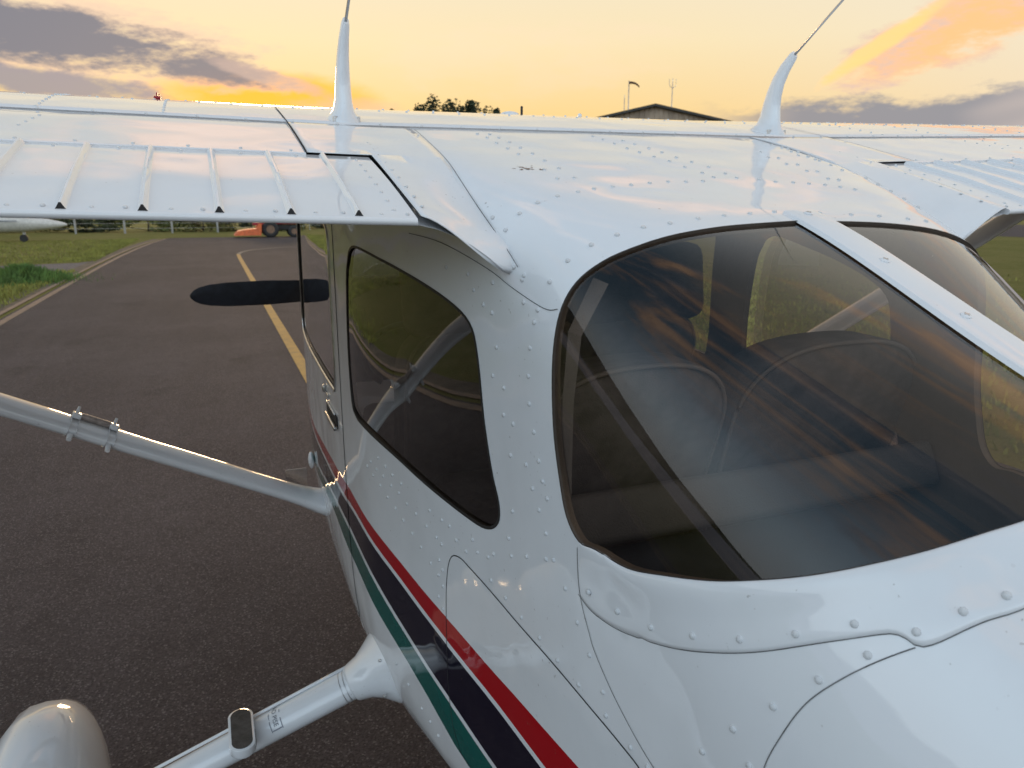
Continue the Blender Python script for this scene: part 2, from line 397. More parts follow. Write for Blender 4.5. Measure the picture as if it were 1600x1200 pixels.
tag(blades('field_grass', 26000, pl_field, .07, .02, M['blade']), 'mown yellowish grass left of the taxiway', 'grass', kind='stuff')
def pl_tuft():
    a = random.uniform(0, 6.283); r = abs(random.gauss(0, .55)); return (-4.55+1.25*r*math.cos(a), 23.0+1.6*r*math.sin(a), max(.35, 1.5-r))
tag(blades('weed_tuft', 6500, pl_tuft, .26, .016, M['tuft']), 'bright green weed tuft at the path beside the taxiway', 'weeds')
def pl_right():
    return (5.6+abs(random.gauss(0, 5)), random.uniform(1, 30), 1)
tag(blades('runway_side_grass', 16000, pl_right, .08, .02, M['blade']), 'grass field right of the taxiway beyond the cabin', 'grass', kind='stuff')

# ================================================================== AIRPLANE
# modelled in its own frame (X right, Y nose, Z up, measured from the eye point); the empty carries its nose-up stance
D = .878
RA = basis(R(21.251), R(14.485)); T = RW @ RA.transposed()
BASE = Vector((D, 1.8, -1.9))
plane = bpy.data.objects.new('airplane', None); COL.objects.link(plane)
plane.matrix_world = Matrix.Translation(Vector((0, 0, HC)) + T @ BASE) @ T.to_4x4()
tag(plane, 'white high-wing light airplane with red, navy and teal side stripes parked on the taxiway', 'airplane')
def L3(p): return Vector(p)-BASE
def GZ(x, y): return -(HC + T[2][0]*x + T[2][1]*y)/T[2][2]      # ground height in the airplane frame

fw = table([(-3.2,.07),(-1.5,.20),(0,.305),(.4,.352),(.7,.393),(.97,.433),(1.16,.461),(1.5,.533),(1.8,.584),(2.1,.598),(2.5,.595),(2.9,.578),(4.2,.42)])
fzt = table([(-3.2,-.52),(-1.5,-.46),(-.2,-.415),(.1,-.385),(.3,-.32),(.6,-.2107),(1.0,-.0525),(1.12,-.022),(1.433,.056),(1.78,.132),(2.05,.17),(2.4,.185),(2.9,.09),(3.3,-.20),(4.2,-.30)])
fh = table([(-3.2,.1),(-1.5,.22),(0,.36),(.4,.46),(.7,.44),(.97,.33),(1.3,.30),(4.2,.3)])
fn = table([(-3.2,2.1),(.3,2.1),(.6,2.5),(.8,3.2),(.97,4.4),(1.1,6.5),(1.3,11),(1.57,14),(4.2,14)])
fzb = table([(-3.2,-.72),(-1.5,-1.0),(0,-1.28),(.7,-1.38),(1.4,-1.40),(2.0,-1.39),(3.2,-1.36),(4.2,-.95)])
fnb = table([(-3.2,2.1),(0,3.4),(.8,5),(1.4,7),(2.,8),(4.2,7)])
def S(Y, t, inset=0.):
    """fuselage skin: t 0 = top centre, 1 = widest, 2 = keel; positive is the left side"""
    sgn = 1 if t >= 0 else -1; t = abs(t)
    w = fw(Y); zt = fzt(Y); h = fh(Y); zm = zt-h
    if t <= 1: n = fn(Y); v = h
    else: n = fnb(Y); v = zm-fzb(Y)
    a = t*math.pi/2; s, c = abs(math.sin(a)), abs(math.cos(a))
    r = (s**n+c**n)**(-1/n)
    return Vector((D-sgn*(w)*r*s, Y, zm+(v*r*c if t <= 1 else -v*r*c)))
def SN(Y, t):
    e = 2e-3
    n = (S(Y, t+e)-S(Y, t-e)).cross(S(Y+e, t)-S(Y-e, t))
    n.normalize(); c = Vector((D, Y, fzt(Y)-fh(Y)))
    return n if n.dot(S(Y, t)-c) > 0 else -n
def SO(Y, t, o): return S(Y, t)+SN(Y, t)*o
def tz(Y, Z):
    lo, hi = 0., 2.
    for _ in range(40):
        m = (lo+hi)/2
        if S(Y, m).z > Z: lo = m
        else: hi = m
    return lo
def yz(pts): return [(y, tz(y, z)) for y, z in pts]

def t_of(p):
    w = fw(p.y); zm = fzt(p.y)-fh(p.y); x = (D-p.x)/w; dzv = p.z-zm
    if dzv >= 0: return math.atan2(x, dzv/fh(p.y))*2/math.pi
    return 2-math.atan2(x, -dzv/(zm-fzb(p.y)))*2/math.pi
def smooth3(pts, sub):
    return [(q[1], t_of(Vector(q))) for q in catmull([tuple(S(y, t)) for y, t in pts], sub)]
# outlines in (station, girth) space
RWL = [(0.995,0.0),(0.983,0.187),(0.972,0.3),(0.966,0.41),(0.972,0.488),(0.980,0.553),(0.984,0.615),(0.984,0.686),(0.981,0.795),(0.973,0.928),(0.956,1.012),(0.937,1.036),(0.905,1.038),(0.865,1.012),(0.796,0.919),(0.728,0.814),(0.665,0.738),(0.616,0.674),(0.57,0.608),(0.529,0.535),(0.493,0.453),(0.468,0.374),(0.450,0.30),(.434,.2),(.426,.1),(.423,0.)]
rw_half = smooth3(RWL, 4); rw_half[0] = (.995, 0.); rw_half[-1] = (.423, 0.)
rear_win = rw_half + [(y, -t) for y, t in rw_half[::-1]][1:-1]
sw = yz(catmull([(1.80,-.165),(1.775,-.14),(1.72,-.132),(1.574,-.15),(1.428,-.172),(1.308,-.198),(1.235,-.228),(1.21,-.28),(1.19,-.39),(1.165,-.475),(1.142,-.525),(1.145,-.56),(1.18,-.585),(1.24,-.592),(1.374,-.585),(1.549,-.567),(1.73,-.55),(1.80,-.54),(1.835,-.51),(1.845,-.38),(1.825,-.22)], 4, True))
dw = yz(catmull([(2.03,-.50),(2.025,-.256),(2.02,-.14),(2.05,-.105),(2.15,-.097),(2.5,-.092),(2.8,-.09),(2.86,-.12),(2.98,-.45),(2.97,-.50),(2.9,-.52),(2.5,-.522),(2.1,-.525)], 4, True))
ws = [(2.94, .72), (3.27, .84), (3.27, .4), (3.27, 0), (3.27, -.4), (3.27, -.84), (2.94, -.72), (2.94, -.35), (2.94, 0), (2.94, .35)]
door = yz(catmull([(1.955,-.35),(1.95,-.11),(1.965,-.075),(2.0,-.065),(2.3,-.06),(2.84,-.06),(2.9,-.09),(3.05,-.45),(3.06,-.75),(3.05,-1.1),(3.02,-1.16),(2.95,-1.18),(2.4,-1.19),(2.02,-1.19),(1.965,-1.17),(1.955,-1.1),(1.955,-.7)], 4, True))
bag = yz(catmull([(1.342,-.86),(1.335,-.76),(1.318,-.705),(1.285,-.688),(1.233,-.695),(1.098,-.716),(.975,-.728),(.871,-.742),(.794,-.753),(.745,-.765),(.715,-.80),(.712,-.88),(.712,-1.0),(.73,-1.10),(.77,-1.13),(1.0,-1.16),(1.28,-1.17),(1.33,-1.14),(1.345,-1.05)], 4, True))
redU = table([(-3,-.62),(-1,-.78),(.3,-.86),(.892,-.868),(1.139,-.868),(1.337,-.848),(1.6,-.812),(1.8,-.786),(1.95,-.772),(2.9,-.825),(4.2,-.80)])
redL = table([(-3,-.64),(-1,-.83),(.3,-.97),(.984,-.942),(1.234,-.918),(1.45,-.880),(1.65,-.845),(1.9,-.815),(2.9,-.85),(4.2,-.83)])
blkL = table([(-3,-.67),(-1,-.92),(.3,-1.16),(1.169,-1.083),(1.353,-1.038),(1.549,-.985),(1.808,-.915),(2.024,-.888),(2.9,-.965),(4.2,-.92)])
telL = table([(-3,-.69),(-1,-.97),(.3,-1.24),(1.0,-1.225),(1.307,-1.175),(1.457,-1.105),(1.676,-1.038),(1.932,-.985),(2.226,-.962),(2.9,-1.03),(4.2,-.98)])
ys_ = [-2.6+.13*i for i in range(22)] + [.3+.05*i for i in range(72)]
def band(f, g):
    return [(y, tz(y, f(y))) for y in ys_] + [(y, tz(y, g(y))) for y in ys_[::-1]]
st_red = band(redU, redL); st_navy = band(lambda y: redL(y)-.013, blkL); st_teal = band(lambda y: blkL(y)-.015, telL)
neg = lambda poly: [(y, -t) for y, t in poly]
polys = dict(rear_win=rear_win, ws=ws, swL=sw, swR=neg(sw), dwL=dw, dwR=neg(dw), doorL=door, doorR=neg(door), bag=bag,
             redL=st_red, redR=neg(st_red), navL=st_navy, navR=neg(st_navy), telL=st_teal, telR=neg(st_teal))
TS = .5
pts2, ed2 = [], []
Ys = [-3.2+.2*i for i in range(17)] + [.12+.03*i for i in range(96)] + [3.02+.08*i for i in range(15)]
Tn = 64
for y in Ys:
    for k in range(-Tn, Tn+1): pts2.append((y, 2.*k/Tn*TS))
for poly in polys.values():
    b0 = len(pts2); n = len(poly)
    pts2 += [(y, t*TS) for y, t in poly]; ed2 += [(b0+i, b0+(i+1) % n) for i in range(n)]
cv, ce, cf, _, _, _ = delaunay_2d_cdt([Vector(p) for p in pts2], ed2, [], 0, 1e-6)
bb = {k: (min(p[0] for p in v), max(p[0] for p in v), min(p[1] for p in v), max(p[1] for p in v)) for k, v in polys.items()}
def inside(k, y, t):
    b = bb[k]; return b[0] <= y <= b[1] and b[2] <= t <= b[3] and in_poly(y, t, polys[k])
regions = {}; liner_f = []
for f in cf:
    y = sum(cv[i].x for i in f)/len(f); t = sum(cv[i].y for i in f)/len(f)/TS
    mi = 0
    for k, i in (('redL', 1), ('redR', 1), ('navL', 2), ('navR', 2), ('telL', 3), ('telR', 3)):
        if inside(k, y, t): mi = i; break
    key = 'fuselage'
    if inside('rear_win', y, t): key = 'rear_window'
    elif inside('ws', y, t): key = 'windshield'
    else:
        for a, nme in (('swL', 'sideL'), ('swR', 'sideR'), ('dwL', 'dwinL'), ('dwR', 'dwinR'), ('doorL', 'doorL'), ('doorR', 'doorR'), ('bag', 'bag')):
            if inside(a, y, t): key = nme; break
    regions.setdefault(key, []).append((f, mi))
    if key in ('fuselage', 'doorL', 'doorR', 'bag') and .32 < y < 3.25: liner_f.append(f)
def skin_part(name, key, off, mats, parent, idx=True, faces=None, flip=False):
    fl = regions[key] if faces is None else [(f, 0) for f in faces]
    mp = {}; vs = []; ns = []; fs = []; mi = []
    for f, m in fl:
        q = []
        for i in f:
            if i not in mp:
                y, t = cv[i].x, cv[i].y/TS; t = max(-1.9999, min(1.9999, t)); n = SN(y, t)
                mp[i] = len(vs); vs.append(L3(S(y, t)+n*off)); ns.append(-n if flip else n)
            q.append(mp[i])
        a, b, c = vs[q[0]], vs[q[1]], vs[q[2]]
        if (b-a).cross(c-a).dot(ns[q[0]]) < 0: q = q[::-1]
        fs.append(tuple(q)); mi.append(m if idx else 0)
    return mesh_obj(name, vs, fs, mats, parent, mi, normals=ns)
PM = [M['white'], M['red'], M['navy'], M['teal']]
fus = skin_part('fuselage', 'fuselage', 0, PM, plane)
door_l = skin_part('cabin_door', 'doorL', .0006, PM, plane); door_r = skin_part('cabin_door', 'doorR', .0006, PM, plane)
tag(door_l, 'left cabin door with handle below its tinted window')
bag_door = skin_part('baggage_door', 'bag', .0008, PM, plane); tag(bag_door, 'flush baggage door with rounded front corner behind the side window')
rwin = skin_part('rear_window', 'rear_window', -.004, M['glass'], plane, False); tag(rwin, 'smoked wrap-around rear window reflecting the clouds')
skin_part('windshield', 'windshield', -.004, M['glass'], plane, False)
def flat_glass(name, key, parent):
    fl = regions[key]; ids = sorted({i for f, m in fl for i in f}); P = {i: SO(cv[i].x, cv[i].y/TS, -.004) for i in ids}
    # least-squares X = a + bY + cZ + dY^2 through the opening
    A = Matrix(((0,)*4,)*4); B = Vector((0,)*4)
    for p in P.values():
        v = Vector((1, p.y, p.z, p.y*p.y))
        for r in range(4):
            B[r] += v[r]*p.x
            for c in range(4): A[r][c] += v[r]*v[c]
    k = A.inverted() @ B; mp = {}; vs = []; ns = []; fs = []
    sgn = -1 if P[ids[0]].x < D else 1
    for i in ids:
        p = P[i]; x = .55*(k[0]+k[1]*p.y+k[2]*p.z+k[3]*p.y*p.y)+.45*p.x; mp[i] = len(vs); vs.append(L3((x, p.y, p.z)))
        ns.append((Vector((1, -(k[1]+2*k[3]*p.y), -k[2])).normalized()*sgn*.55+SN(cv[i].x, cv[i].y/TS)*.45).normalized())
    for f, m in fl:
        q = [mp[i] for i in f]; a, b, c = vs[q[0]], vs[q[1]], vs[q[2]]
        fs.append(tuple(q if (b-a).cross(c-a).dot(ns[q[0]]) > 0 else q[::-1]))
    return mesh_obj(name, vs, fs, M['sideglass'], parent, normals=ns)
flat_glass('side_window', 'sideL', plane); flat_glass('side_window', 'sideR', plane)
skin_part('door_window', 'dwinL', -.004, M['sideglass'], door_l, False); skin_part('door_window', 'dwinR', -.004, M['sideglass'], door_r, False)
skin_part('cabin_liner', None, -.014, M['liner'], plane, False, liner_f, True)

def ribbon(name, pts, w, off, mat, parent, closed=False, thick=0., side=0.):
    """strip laid on the fuselage skin along (station, girth) points; side shifts it across"""
    P = [S(y, t) for y, t in pts]; NN = [SN(y, t) for y, t in pts]; n = len(pts); vs = []; fs = []; k = 4 if thick else 2
    for i in range(n):
        a = P[i-1] if (closed or i) else P[0]; b = P[(i+1) % n] if (closed or i < n-1) else P[-1]
        d = (b-a).normalized(); x = d.cross(NN[i]).normalized()
        c = P[i]+x*side
        if thick: vs += [L3(c-x*w/2-NN[i]*.001), L3(c-x*w*.36+NN[i]*(off+thick)), L3(c+x*w*.36+NN[i]*(off+thick)), L3(c+x*w/2-NN[i]*.001)]
        else: vs += [L3(c-x*w/2+NN[i]*off), L3(c+x*w/2+NN[i]*off)]
    for i in range(n if closed else n-1):
        j = (i+1) % n
        for q in range(k-1): fs.append((i*k+q, j*k+q, j*k+q+1, i*k+q+1))
    return mesh_obj(name, vs, fs, mat, parent, smooth=bool(thick))
def rim(poly, parent, mt='seal'):
    """return of the opening from outer skin to cabin liner"""
    n = len(poly); vs = []; fs = []
    for y, t in poly: vs += [L3(S(y, t)), L3(SO(y, t, -.014))]
    for i in range(n): j = (i+1) % n; fs.append((2*i, 2*j, 2*j+1, 2*i+1))
    return mesh_obj('window_return', vs, fs, M[mt], parent, smooth=True)
for poly, par in ((rear_win, plane), (sw, plane), (neg(sw), plane), (dw, door_l), (neg(dw), door_r)): rim(poly, par, 'liner' if poly is rear_win else 'seal')
ribbon('window_seal', sw, .006, .0008, M['rubber'], plane, True); ribbon('window_seal', neg(sw), .006, .0008, M['rubber'], plane, True)
ribbon('window_seal', dw, .007, .0008, M['rubber'], door_l, True)
ribbon('window_frame', dw, .007, .0004, M['bare'], door_l, True, .003, .009)
ribbon('door_gap', door, .0045, .0009, M['dark'], plane, True); ribbon('door_gap', neg(door), .0045, .0009, M['dark'], plane, True)
ribbon('panel_gap', bag, .0022, .0012, M['dark'], bag_door, True)
ribbon('window_seal', rear_win, .0022, .0006, M['seal'], plane, True)
# pressed skirt below the rear window
SK = [(0.903,1.092),(0.869,1.082),(0.817,1.049),(0.764,1.004),(0.694,0.902),(0.629,0.813),(0.578,0.739),(0.523,0.649),(0.491,0.594),(0.482,0.579),(0.475,0.571),(0.468,0.567),(0.46,0.565),(0.453,0.557),(0.448,0.545),(0.442,0.527),(0.426,0.472),(0.41,0.423),(.392,.33),(.378,.22),(.37,.11),(.367,0.)]
skl = smooth3(SK, 4); skl[-1] = (.367, 0.)
def resample(c, n):
    P = [S(y, t) for y, t in c]; d = [0]
    for a, b in zip(P, P[1:]): d.append(d[-1]+(b-a).length)
    out = []; j = 0
    for i in range(n):
        s = d[-1]*i/(n-1)
        while j < len(d)-2 and d[j+1] < s: j += 1
        f = (s-d[j])/max(1e-9, d[j+1]-d[j]); out.append((c[j][0]+(c[j+1][0]-c[j][0])*f, c[j][1]+(c[j+1][1]-c[j][1])*f))
    return out
up = [p for k_, p in enumerate(rw_half) if p[0] < .912 and k_ > 40]
nS = 110
up2, lo2 = resample(up, nS), resample(skl, nS)
prof = [(.0, -.001), (.012, .0030), (.06, .0050), (.16, .0058), (.30, .0048), (.46, .0032), (.60, .0026), (.80, .0030), (.93, .0030), (.985, .0022), (1., -.001)]
for sg in (1, -1):
    vs = []; fs = []; K = len(prof)
    for i in range(nS):
        for u, o in prof:
            y = up2[i][0]+(lo2[i][0]-up2[i][0])*u; t = up2[i][1]+(lo2[i][1]-up2[i][1])*u
            vs.append(L3(SO(y, sg*t, o*min(1., i/22)**.7 if o > 0 else o)))
    for i in range(nS-1):
        for k in range(K-1):
            a = (i*K+k, (i+1)*K+k, (i+1)*K+k+1, i*K+k+1); fs.append(a if sg > 0 else a[::-1])
    mesh_obj('window_skirt', vs, fs, M['white'], plane, smooth=True)
    ribbon('skirt_edge_gap', [(y, sg*t) for y, t in lo2], .0012, .0005, M['seamgrey'], plane)
trim = [p for p in rw_half if p[1] > .60 and p[0] > .90]
# seams
seams = [[(0.908,1.047),(0.904,1.074),(0.894,1.094),(0.875,1.108),(0.857,1.117),(0.803,1.121),(0.724,1.115),(.62,1.10),(.5,1.09),(.3,1.07)],
         [(0.459,0.567),(0.481,0.622),(0.504,0.684),(0.525,0.749),(0.541,0.825),(0.553,0.897),(.555,.97),(.54,1.05),(.5,1.1)],
         [(1.45,.70),(1.326,.668),(1.179,.655),(1.10,.655),(1.018,.646),(.990,.625)],
         [(1.691,0.423),(1.55,.445),(1.405,.472),(1.3,.505),(1.2,.547),(1.13,.58),(1.091,.602)]]
for sm in seams:
    for sg in (1, -1): ribbon('skin_seam', [(y, sg*t) for y, t in smooth3(sm, 6)], .0012, .0032 if sm is seams[3] else .0009, M['seamgrey'], plane)
M['mud'] = simple('dried_mud', (.20, .11, .07), .9, var=.4, vscale=80)
vs = []; fs = []; rs = random.Random(3)
for k in range(22):
    y, t = 1.325+rs.gauss(0, .009), .385+rs.gauss(0, .013); r_ = rs.uniform(.0006, .0022); b0 = len(vs); n = 7
    for q in range(n):
        a = 2*math.pi*q/n; rr = r_*rs.uniform(.6, 1.3); vs.append(L3(SO(y+rr*math.cos(a), t+rr*1.7*math.sin(a), .0007)))
    fs.append(tuple(range(b0, b0+n)))
mesh_obj('mud_smudge', vs, fs, M['mud'], fus)
# centre strip over the rear window and roof lap strips
cs = []
for i in range(40):
    y = 1.03-(1.03-.40)*i/39; cs.append(y)
vs = []; fs = []
for y in cs:
    for xo, o in ((-.008, -.002), (-.004, .004), (.0, .005), (.056, .005), (.060, .004), (.064, -.002)):
        tt = -xo/fw(y)
        p = S(y, 0); vs.append(L3((D+xo, y, p.z+o-.10*abs(xo)*abs(xo))))
K = 6
for i in range(len(cs)-1):
    for k in range(K-1): fs.append((i*K+k, i*K+k+1, (i+1)*K+k+1, (i+1)*K+k))
strip_ob = mesh_obj('window_centre_strip', vs, [f[::-1] for f in fs], M['white'], plane, smooth=True)
strip_ob.data.set_sharp_from_angle(angle=R(35))
def screw(name, p, n, r, parent, mat):
    bm = bmesh.new(); n = Vector(n).normalized(); x, y = frame_for(n)
    rings = [[Vector(p)+x*(rr*math.cos(a))+y*(rr*math.sin(a))+n*h for a in [2*math.pi*k/14 for k in range(14)]] for rr, h in ((r, -.001), (r*.98, .0012), (r*.75, .0026), (r*.3, .0030))]
    bm_loft(bm, [[L3(q) for q in rg] for rg in rings], True)
    bm_box(bm, L3(Vector(p)+n*.0031), (r*1.1, r*.22, .0008), Matrix((x, y, n)).transposed(), mat=1); bm_box(bm, L3(Vector(p)+n*.0031), (r*.22, r*1.1, .0008), Matrix((x, y, n)).transposed(), mat=1)
    return bm_obj(name, bm, [mat, M['bare']], parent, True, R(40))
for y, xo in ((1.012, .03), (.845, .027), (.705, .027), (.55, .027)):
    s_ = (S(y+.01, 0)-S(y-.01, 0)).normalized(); screw('screw', (D+xo, y, S(y, 0).z+.005), Vector((1, 0, 0)).cross(s_), .0075, strip_ob, M['white'])

# ---------------------------------------------------------------- wing
YT, YH, YS, YLE = 1.0935, 1.433, 1.72, 2.72
zwt = table([(1.0,-.07),(1.0935,-.0433),(1.433,.0516),(1.75,.128),(2.05,.183),(2.3,.203),(2.5,.192),(2.62,.160),(2.69,.118),(2.72,.06)])
tht = table([(0, .006), (.2, .06), (.4, .115), (.65, .165), (.82, .15), (.93, .10), (.975, .055), (1., .0)])
def W(off, Y): return zwt(Y)+max(.016, .037-.020*max(0., Y-YT)/1.0)*max(0., off-.6)
def WL(off, Y): return W(off, Y)-tht((Y-YT)/(YLE-YT))
def WX(off, sg): return D-sg*off            # sg 1 = left wing
FY = [1.72+.06*i for i in range(10)] + [2.30, 2.36, 2.42, 2.48, 2.54, 2.59, 2.63, 2.66, 2.685, 2.705, 2.715, 2.72]
def grid(name, rows, mat, parent, flip=False, smooth=True, sharp=None):
    n = len(rows[0]); vs = [L3(p) for r in rows for p in r]; fs = []
    for i in range(len(rows)-1):
        for k in range(n-1):
            a = (i*n+k, i*n+k+1, (i+1)*n+k+1, (i+1)*n+k); fs.append(a[::-1] if flip else a)
    o = mesh_obj(name, vs, fs, mat, parent, smooth=smooth)
    if sharp: o.data.set_sharp_from_angle(angle=sharp)
    return o
def ribbon3(name, P, N_, w, off, mat, parent):
    vs = []; fs = []
    for i, p in enumerate(P):
        d = (Vector(P[min(i+1, len(P)-1)])-Vector(P[max(i-1, 0)])).normalized(); x = d.cross(Vector(N_)).normalized()
        c = Vector(p)+Vector(N_)*off; vs += [L3(c-x*w/2), L3(c+x*w/2)]
    for i in range(len(P)-1): fs.append((2*i, 2*i+1, 2*i+3, 2*i+2))
    return mesh_obj(name, vs, fs, mat, parent)
wings = {}
for sg in (1, -1):
    offs = [.0 if sg > 0 else .0, .2, .4, .5, .6, .705, .9, 1.1, 1.4, 1.8, 2.3, 2.7, 3.5, 4.3, 5.0, 5.35]
    rows = []
    for o in offs:
        top = [(WX(o, sg), 1.7185, W(o, 1.7185)-.008)]+[(WX(o, sg), y, W(o, y)+.0025) for y in FY]
        bot = [(WX(o, sg), y, WL(o, y)) for y in FY[::-1][1:]]
        rows.append(top+bot+[(WX(o, sg), 1.46, WL(o, 1.46))])
    w_ = grid('wing', rows, M['white'], plane, flip=(sg > 0)); wings[sg] = w_
    tag(w_, 'left wing skin' if sg > 0 else 'right wing skin')
    ob = bm_obj('wing_tip', (lambda bm: (bm_loft(bm, [[L3((WX(5.35+dx_, sg), YT+.3+(y-YT-.3)*k_, W(5.35, y)*1 if 0 else (W(5.35, y)+WL(5.35, y))/2+((W(5.35, y)-WL(5.35, y))/2*k_*s2)) ) for s2, yl in ((1, FY), (-1, FY[::-1])) for y in yl] for dx_, k_ in ((0, 1.), (.06, .93), (.12, .75), (.16, .45))], True), bm)[1])(bmesh.new()), M['white'], w_, True)
    # aft skin between the spar seam and the flap (shroud)
    yy = [YH+.0, YH+.04, 1.52, 1.58, 1.64, 1.70, YS+.006]
    rows = [[(WX(o, sg), y, W(o, y)+(.001 if y < 1.71 else -.0005)) for y in yy] for o in (.7065, .9, 1.1, 1.5, 2.0, 2.72)]
    sh = grid('shroud', rows, M['white'], w_, flip=(sg < 0) is False)
    ribbon3('skin_seam', [(WX(o, sg), YS-.002, W(o, YS)+.0015) for o in (0, .2, .4, .6, .8, 1.2, 1.6, 2.0, 2.7, 4, 5.3)], (0, -.2, .97), .0030, .0012, M['dark'], w_)
    ribbon3('skin_seam', [(WX(.706, sg), y, W(.706, y)+.001) for y in (YH-.005, 1.47, 1.55, 1.63, 1.72, 1.8, 1.9, 1.97)], (0, -.2, .97), .0024, .0030, M['dark'], w_)
    # dark shroud lip over the flap nose
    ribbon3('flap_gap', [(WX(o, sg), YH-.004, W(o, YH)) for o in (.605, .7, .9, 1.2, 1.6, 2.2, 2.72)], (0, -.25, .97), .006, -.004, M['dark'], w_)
    mesh_obj('shroud_lip', [L3((WX(o, sg), YH+dy_, W(o, YH)+dz_)) for o in (.7065, 1.4, 2.72) for dy_, dz_ in ((0, .001), (-.003, -.001), (-.002, -.005))], [(0, 1, 4, 3), (1, 2, 5, 4), (3, 4, 7, 6), (4, 5, 8, 7)], M['white'], w_)
    # wing-root fillet
    offS = table([(1.08, .448), (1.12, .446), (1.2, .458), (1.357, .472), (1.5, .468), (1.72, .463)])
    def strap_z(y):
        off = offS(y); lo, hi = 0., 1.
        for _ in range(40):
            m = (lo+hi)/2
            if D-S(y, m).x < off: lo = m
            else: hi = m
        return S(y, lo).z
    fy = [1.0935, 1.105, 1.13, 1.16, 1.2, 1.25, 1.31, 1.38, 1.433]; rows = []
    for y in fy + [1.4345, 1.47, 1.52, 1.58, 1.64, 1.70, 1.722]:
        r_ = []; o_out = .592 if y <= 1.4335 else .705
        zs = strap_z(max(1.1, y)); os_ = offS(max(1.1, y))
        for k in range(15):
            u = k/14; off = o_out+(os_-.012-o_out)*u
            zwv = W(max(.592, off), y)+.001; s_ = min(1., max(0., (.592-off)/(.592-os_)))
            e = s_*s_*(3-2*s_)*.55+.45*s_
            yy_ = y if y > 1.1 else y+.02*s_*s_
            r_.append((WX(off, sg), yy_, zwv+(zs+.0010-zwv)*e))
        rows.append(r_)
    fil = grid('wing_root_fillet', rows, M['white'], w_, flip=(sg > 0))
    md = fil.modifiers.new('thickness', 'SOLIDIFY'); md.thickness = .0015; md.offset = -1
    if sg > 0: tag(fil, 'smooth fillet between left flap and cabin roof')
    # underside closing panel of the fillet
    rows = []
    for y in (1.10, 1.2, 1.3, 1.43, 1.6, 1.8, 2.1, 2.4, 2.6):
        rows.append([(WX(.62-.16*k/6, sg), y, (WL(.6, y) if y > 1.45 else W(.6, y)-.012-.02*(y-1.1)/.35)-(.075*(k/6)**2*(1 if y < 1.3 else max(0, 1-(y-1.3)/.5)))) for k in range(7)])
    grid('fillet_underside', rows, M['white'], w_, flip=(sg < 0))
    # flap with pressed beads
    fl = []; oi, oo = .598, 2.70
    def FZ(o, y): return W(o, YH)-.0015+(W(o, YT)-W(o, YH))*(YH-y)/(YH-YT)+.004*math.sin(math.pi*(YH-y)/(YH-YT))
    yy = [YH+.03, YH+.012, YH-.004, YH-.05, YH-.11, YH-.17, YH-.23, YH-.29, YT+.012, YT]
    bm = bmesh.new()
    rings = []
    for o in (oi, .9, 1.3, 1.8, 2.3, oo):
        tp = [L3((WX(o, sg), y, FZ(o, y)-(.018 if y > YH+.02 else .004 if y > YH+.005 else 0))) for y in yy]
        te = [L3((WX(o, sg), YT-.005*math.sin(a), FZ(o, YT)-.0055+.0055*math.cos(a))) for a in (.5, 1.1, 1.6, 2.1, 2.7, 3.14)]
        bt = [L3((WX(o, sg), y, FZ(o, y)-.011-.055*(y-YT)/(YH-YT))) for y in yy[::-1][1:-1]]
        rings.append(tp+te+bt)
    bm_loft(bm, rings if sg > 0 else rings[::-1], True)
    flap = bm_obj('flap', bm, M['white'], w_, True, R(50))
    tag(flap, 'left flap with raised beads across its white skin' if sg > 0 else 'right flap with beads')
    beads = [.680+.0909*i for i in range(22)]
    for o in beads:
        y0, y1 = YH-.006, YT+.003; vs = []; fs = []
        for y in (y0, y0-.012, (y0+y1)/2, y1):
            k_ = .6 if y == y0 else 1.
            for do, dzb in ((-.0070, -.0008), (-.0050, .0015), (-.0012, .0080), (.0012, .0080), (.0050, .0015), (.0070, -.0008)):
                vs.append(L3((WX(o+do, sg), y, FZ(o, y)+dzb*k_)))
        for i in range(3):
            for k in range(5): a = (i*6+k, i*6+k+1, (i+1)*6+k+1, (i+1)*6+k); fs.append(a if sg < 0 else a[::-1])
        e = tuple(18+k for k in range(6)); fs.append(e if sg > 0 else e[::-1])
        b_ = mesh_obj('bead', vs, fs, [M['white'], M['dark']], flap, [0]*15+[1])
    # aileron beyond the flap
    bm = bmesh.new(); rings = []
    for o in (2.72, 3.6, 4.5, 5.33):
        rings.append([L3((WX(o, sg), y, W(o, y))) for y in (1.715, 1.6, 1.45, 1.3, YT)]+[L3((WX(o, sg), y, W(o, y)-.012-.05*(y-YT)/.35)) for y in (YT+.01, 1.3, 1.45, 1.6, 1.715)])
    bm_loft(bm, rings if sg < 0 else rings[::-1], True); bm_obj('aileron', bm, M['white'], w_, True, R(40))

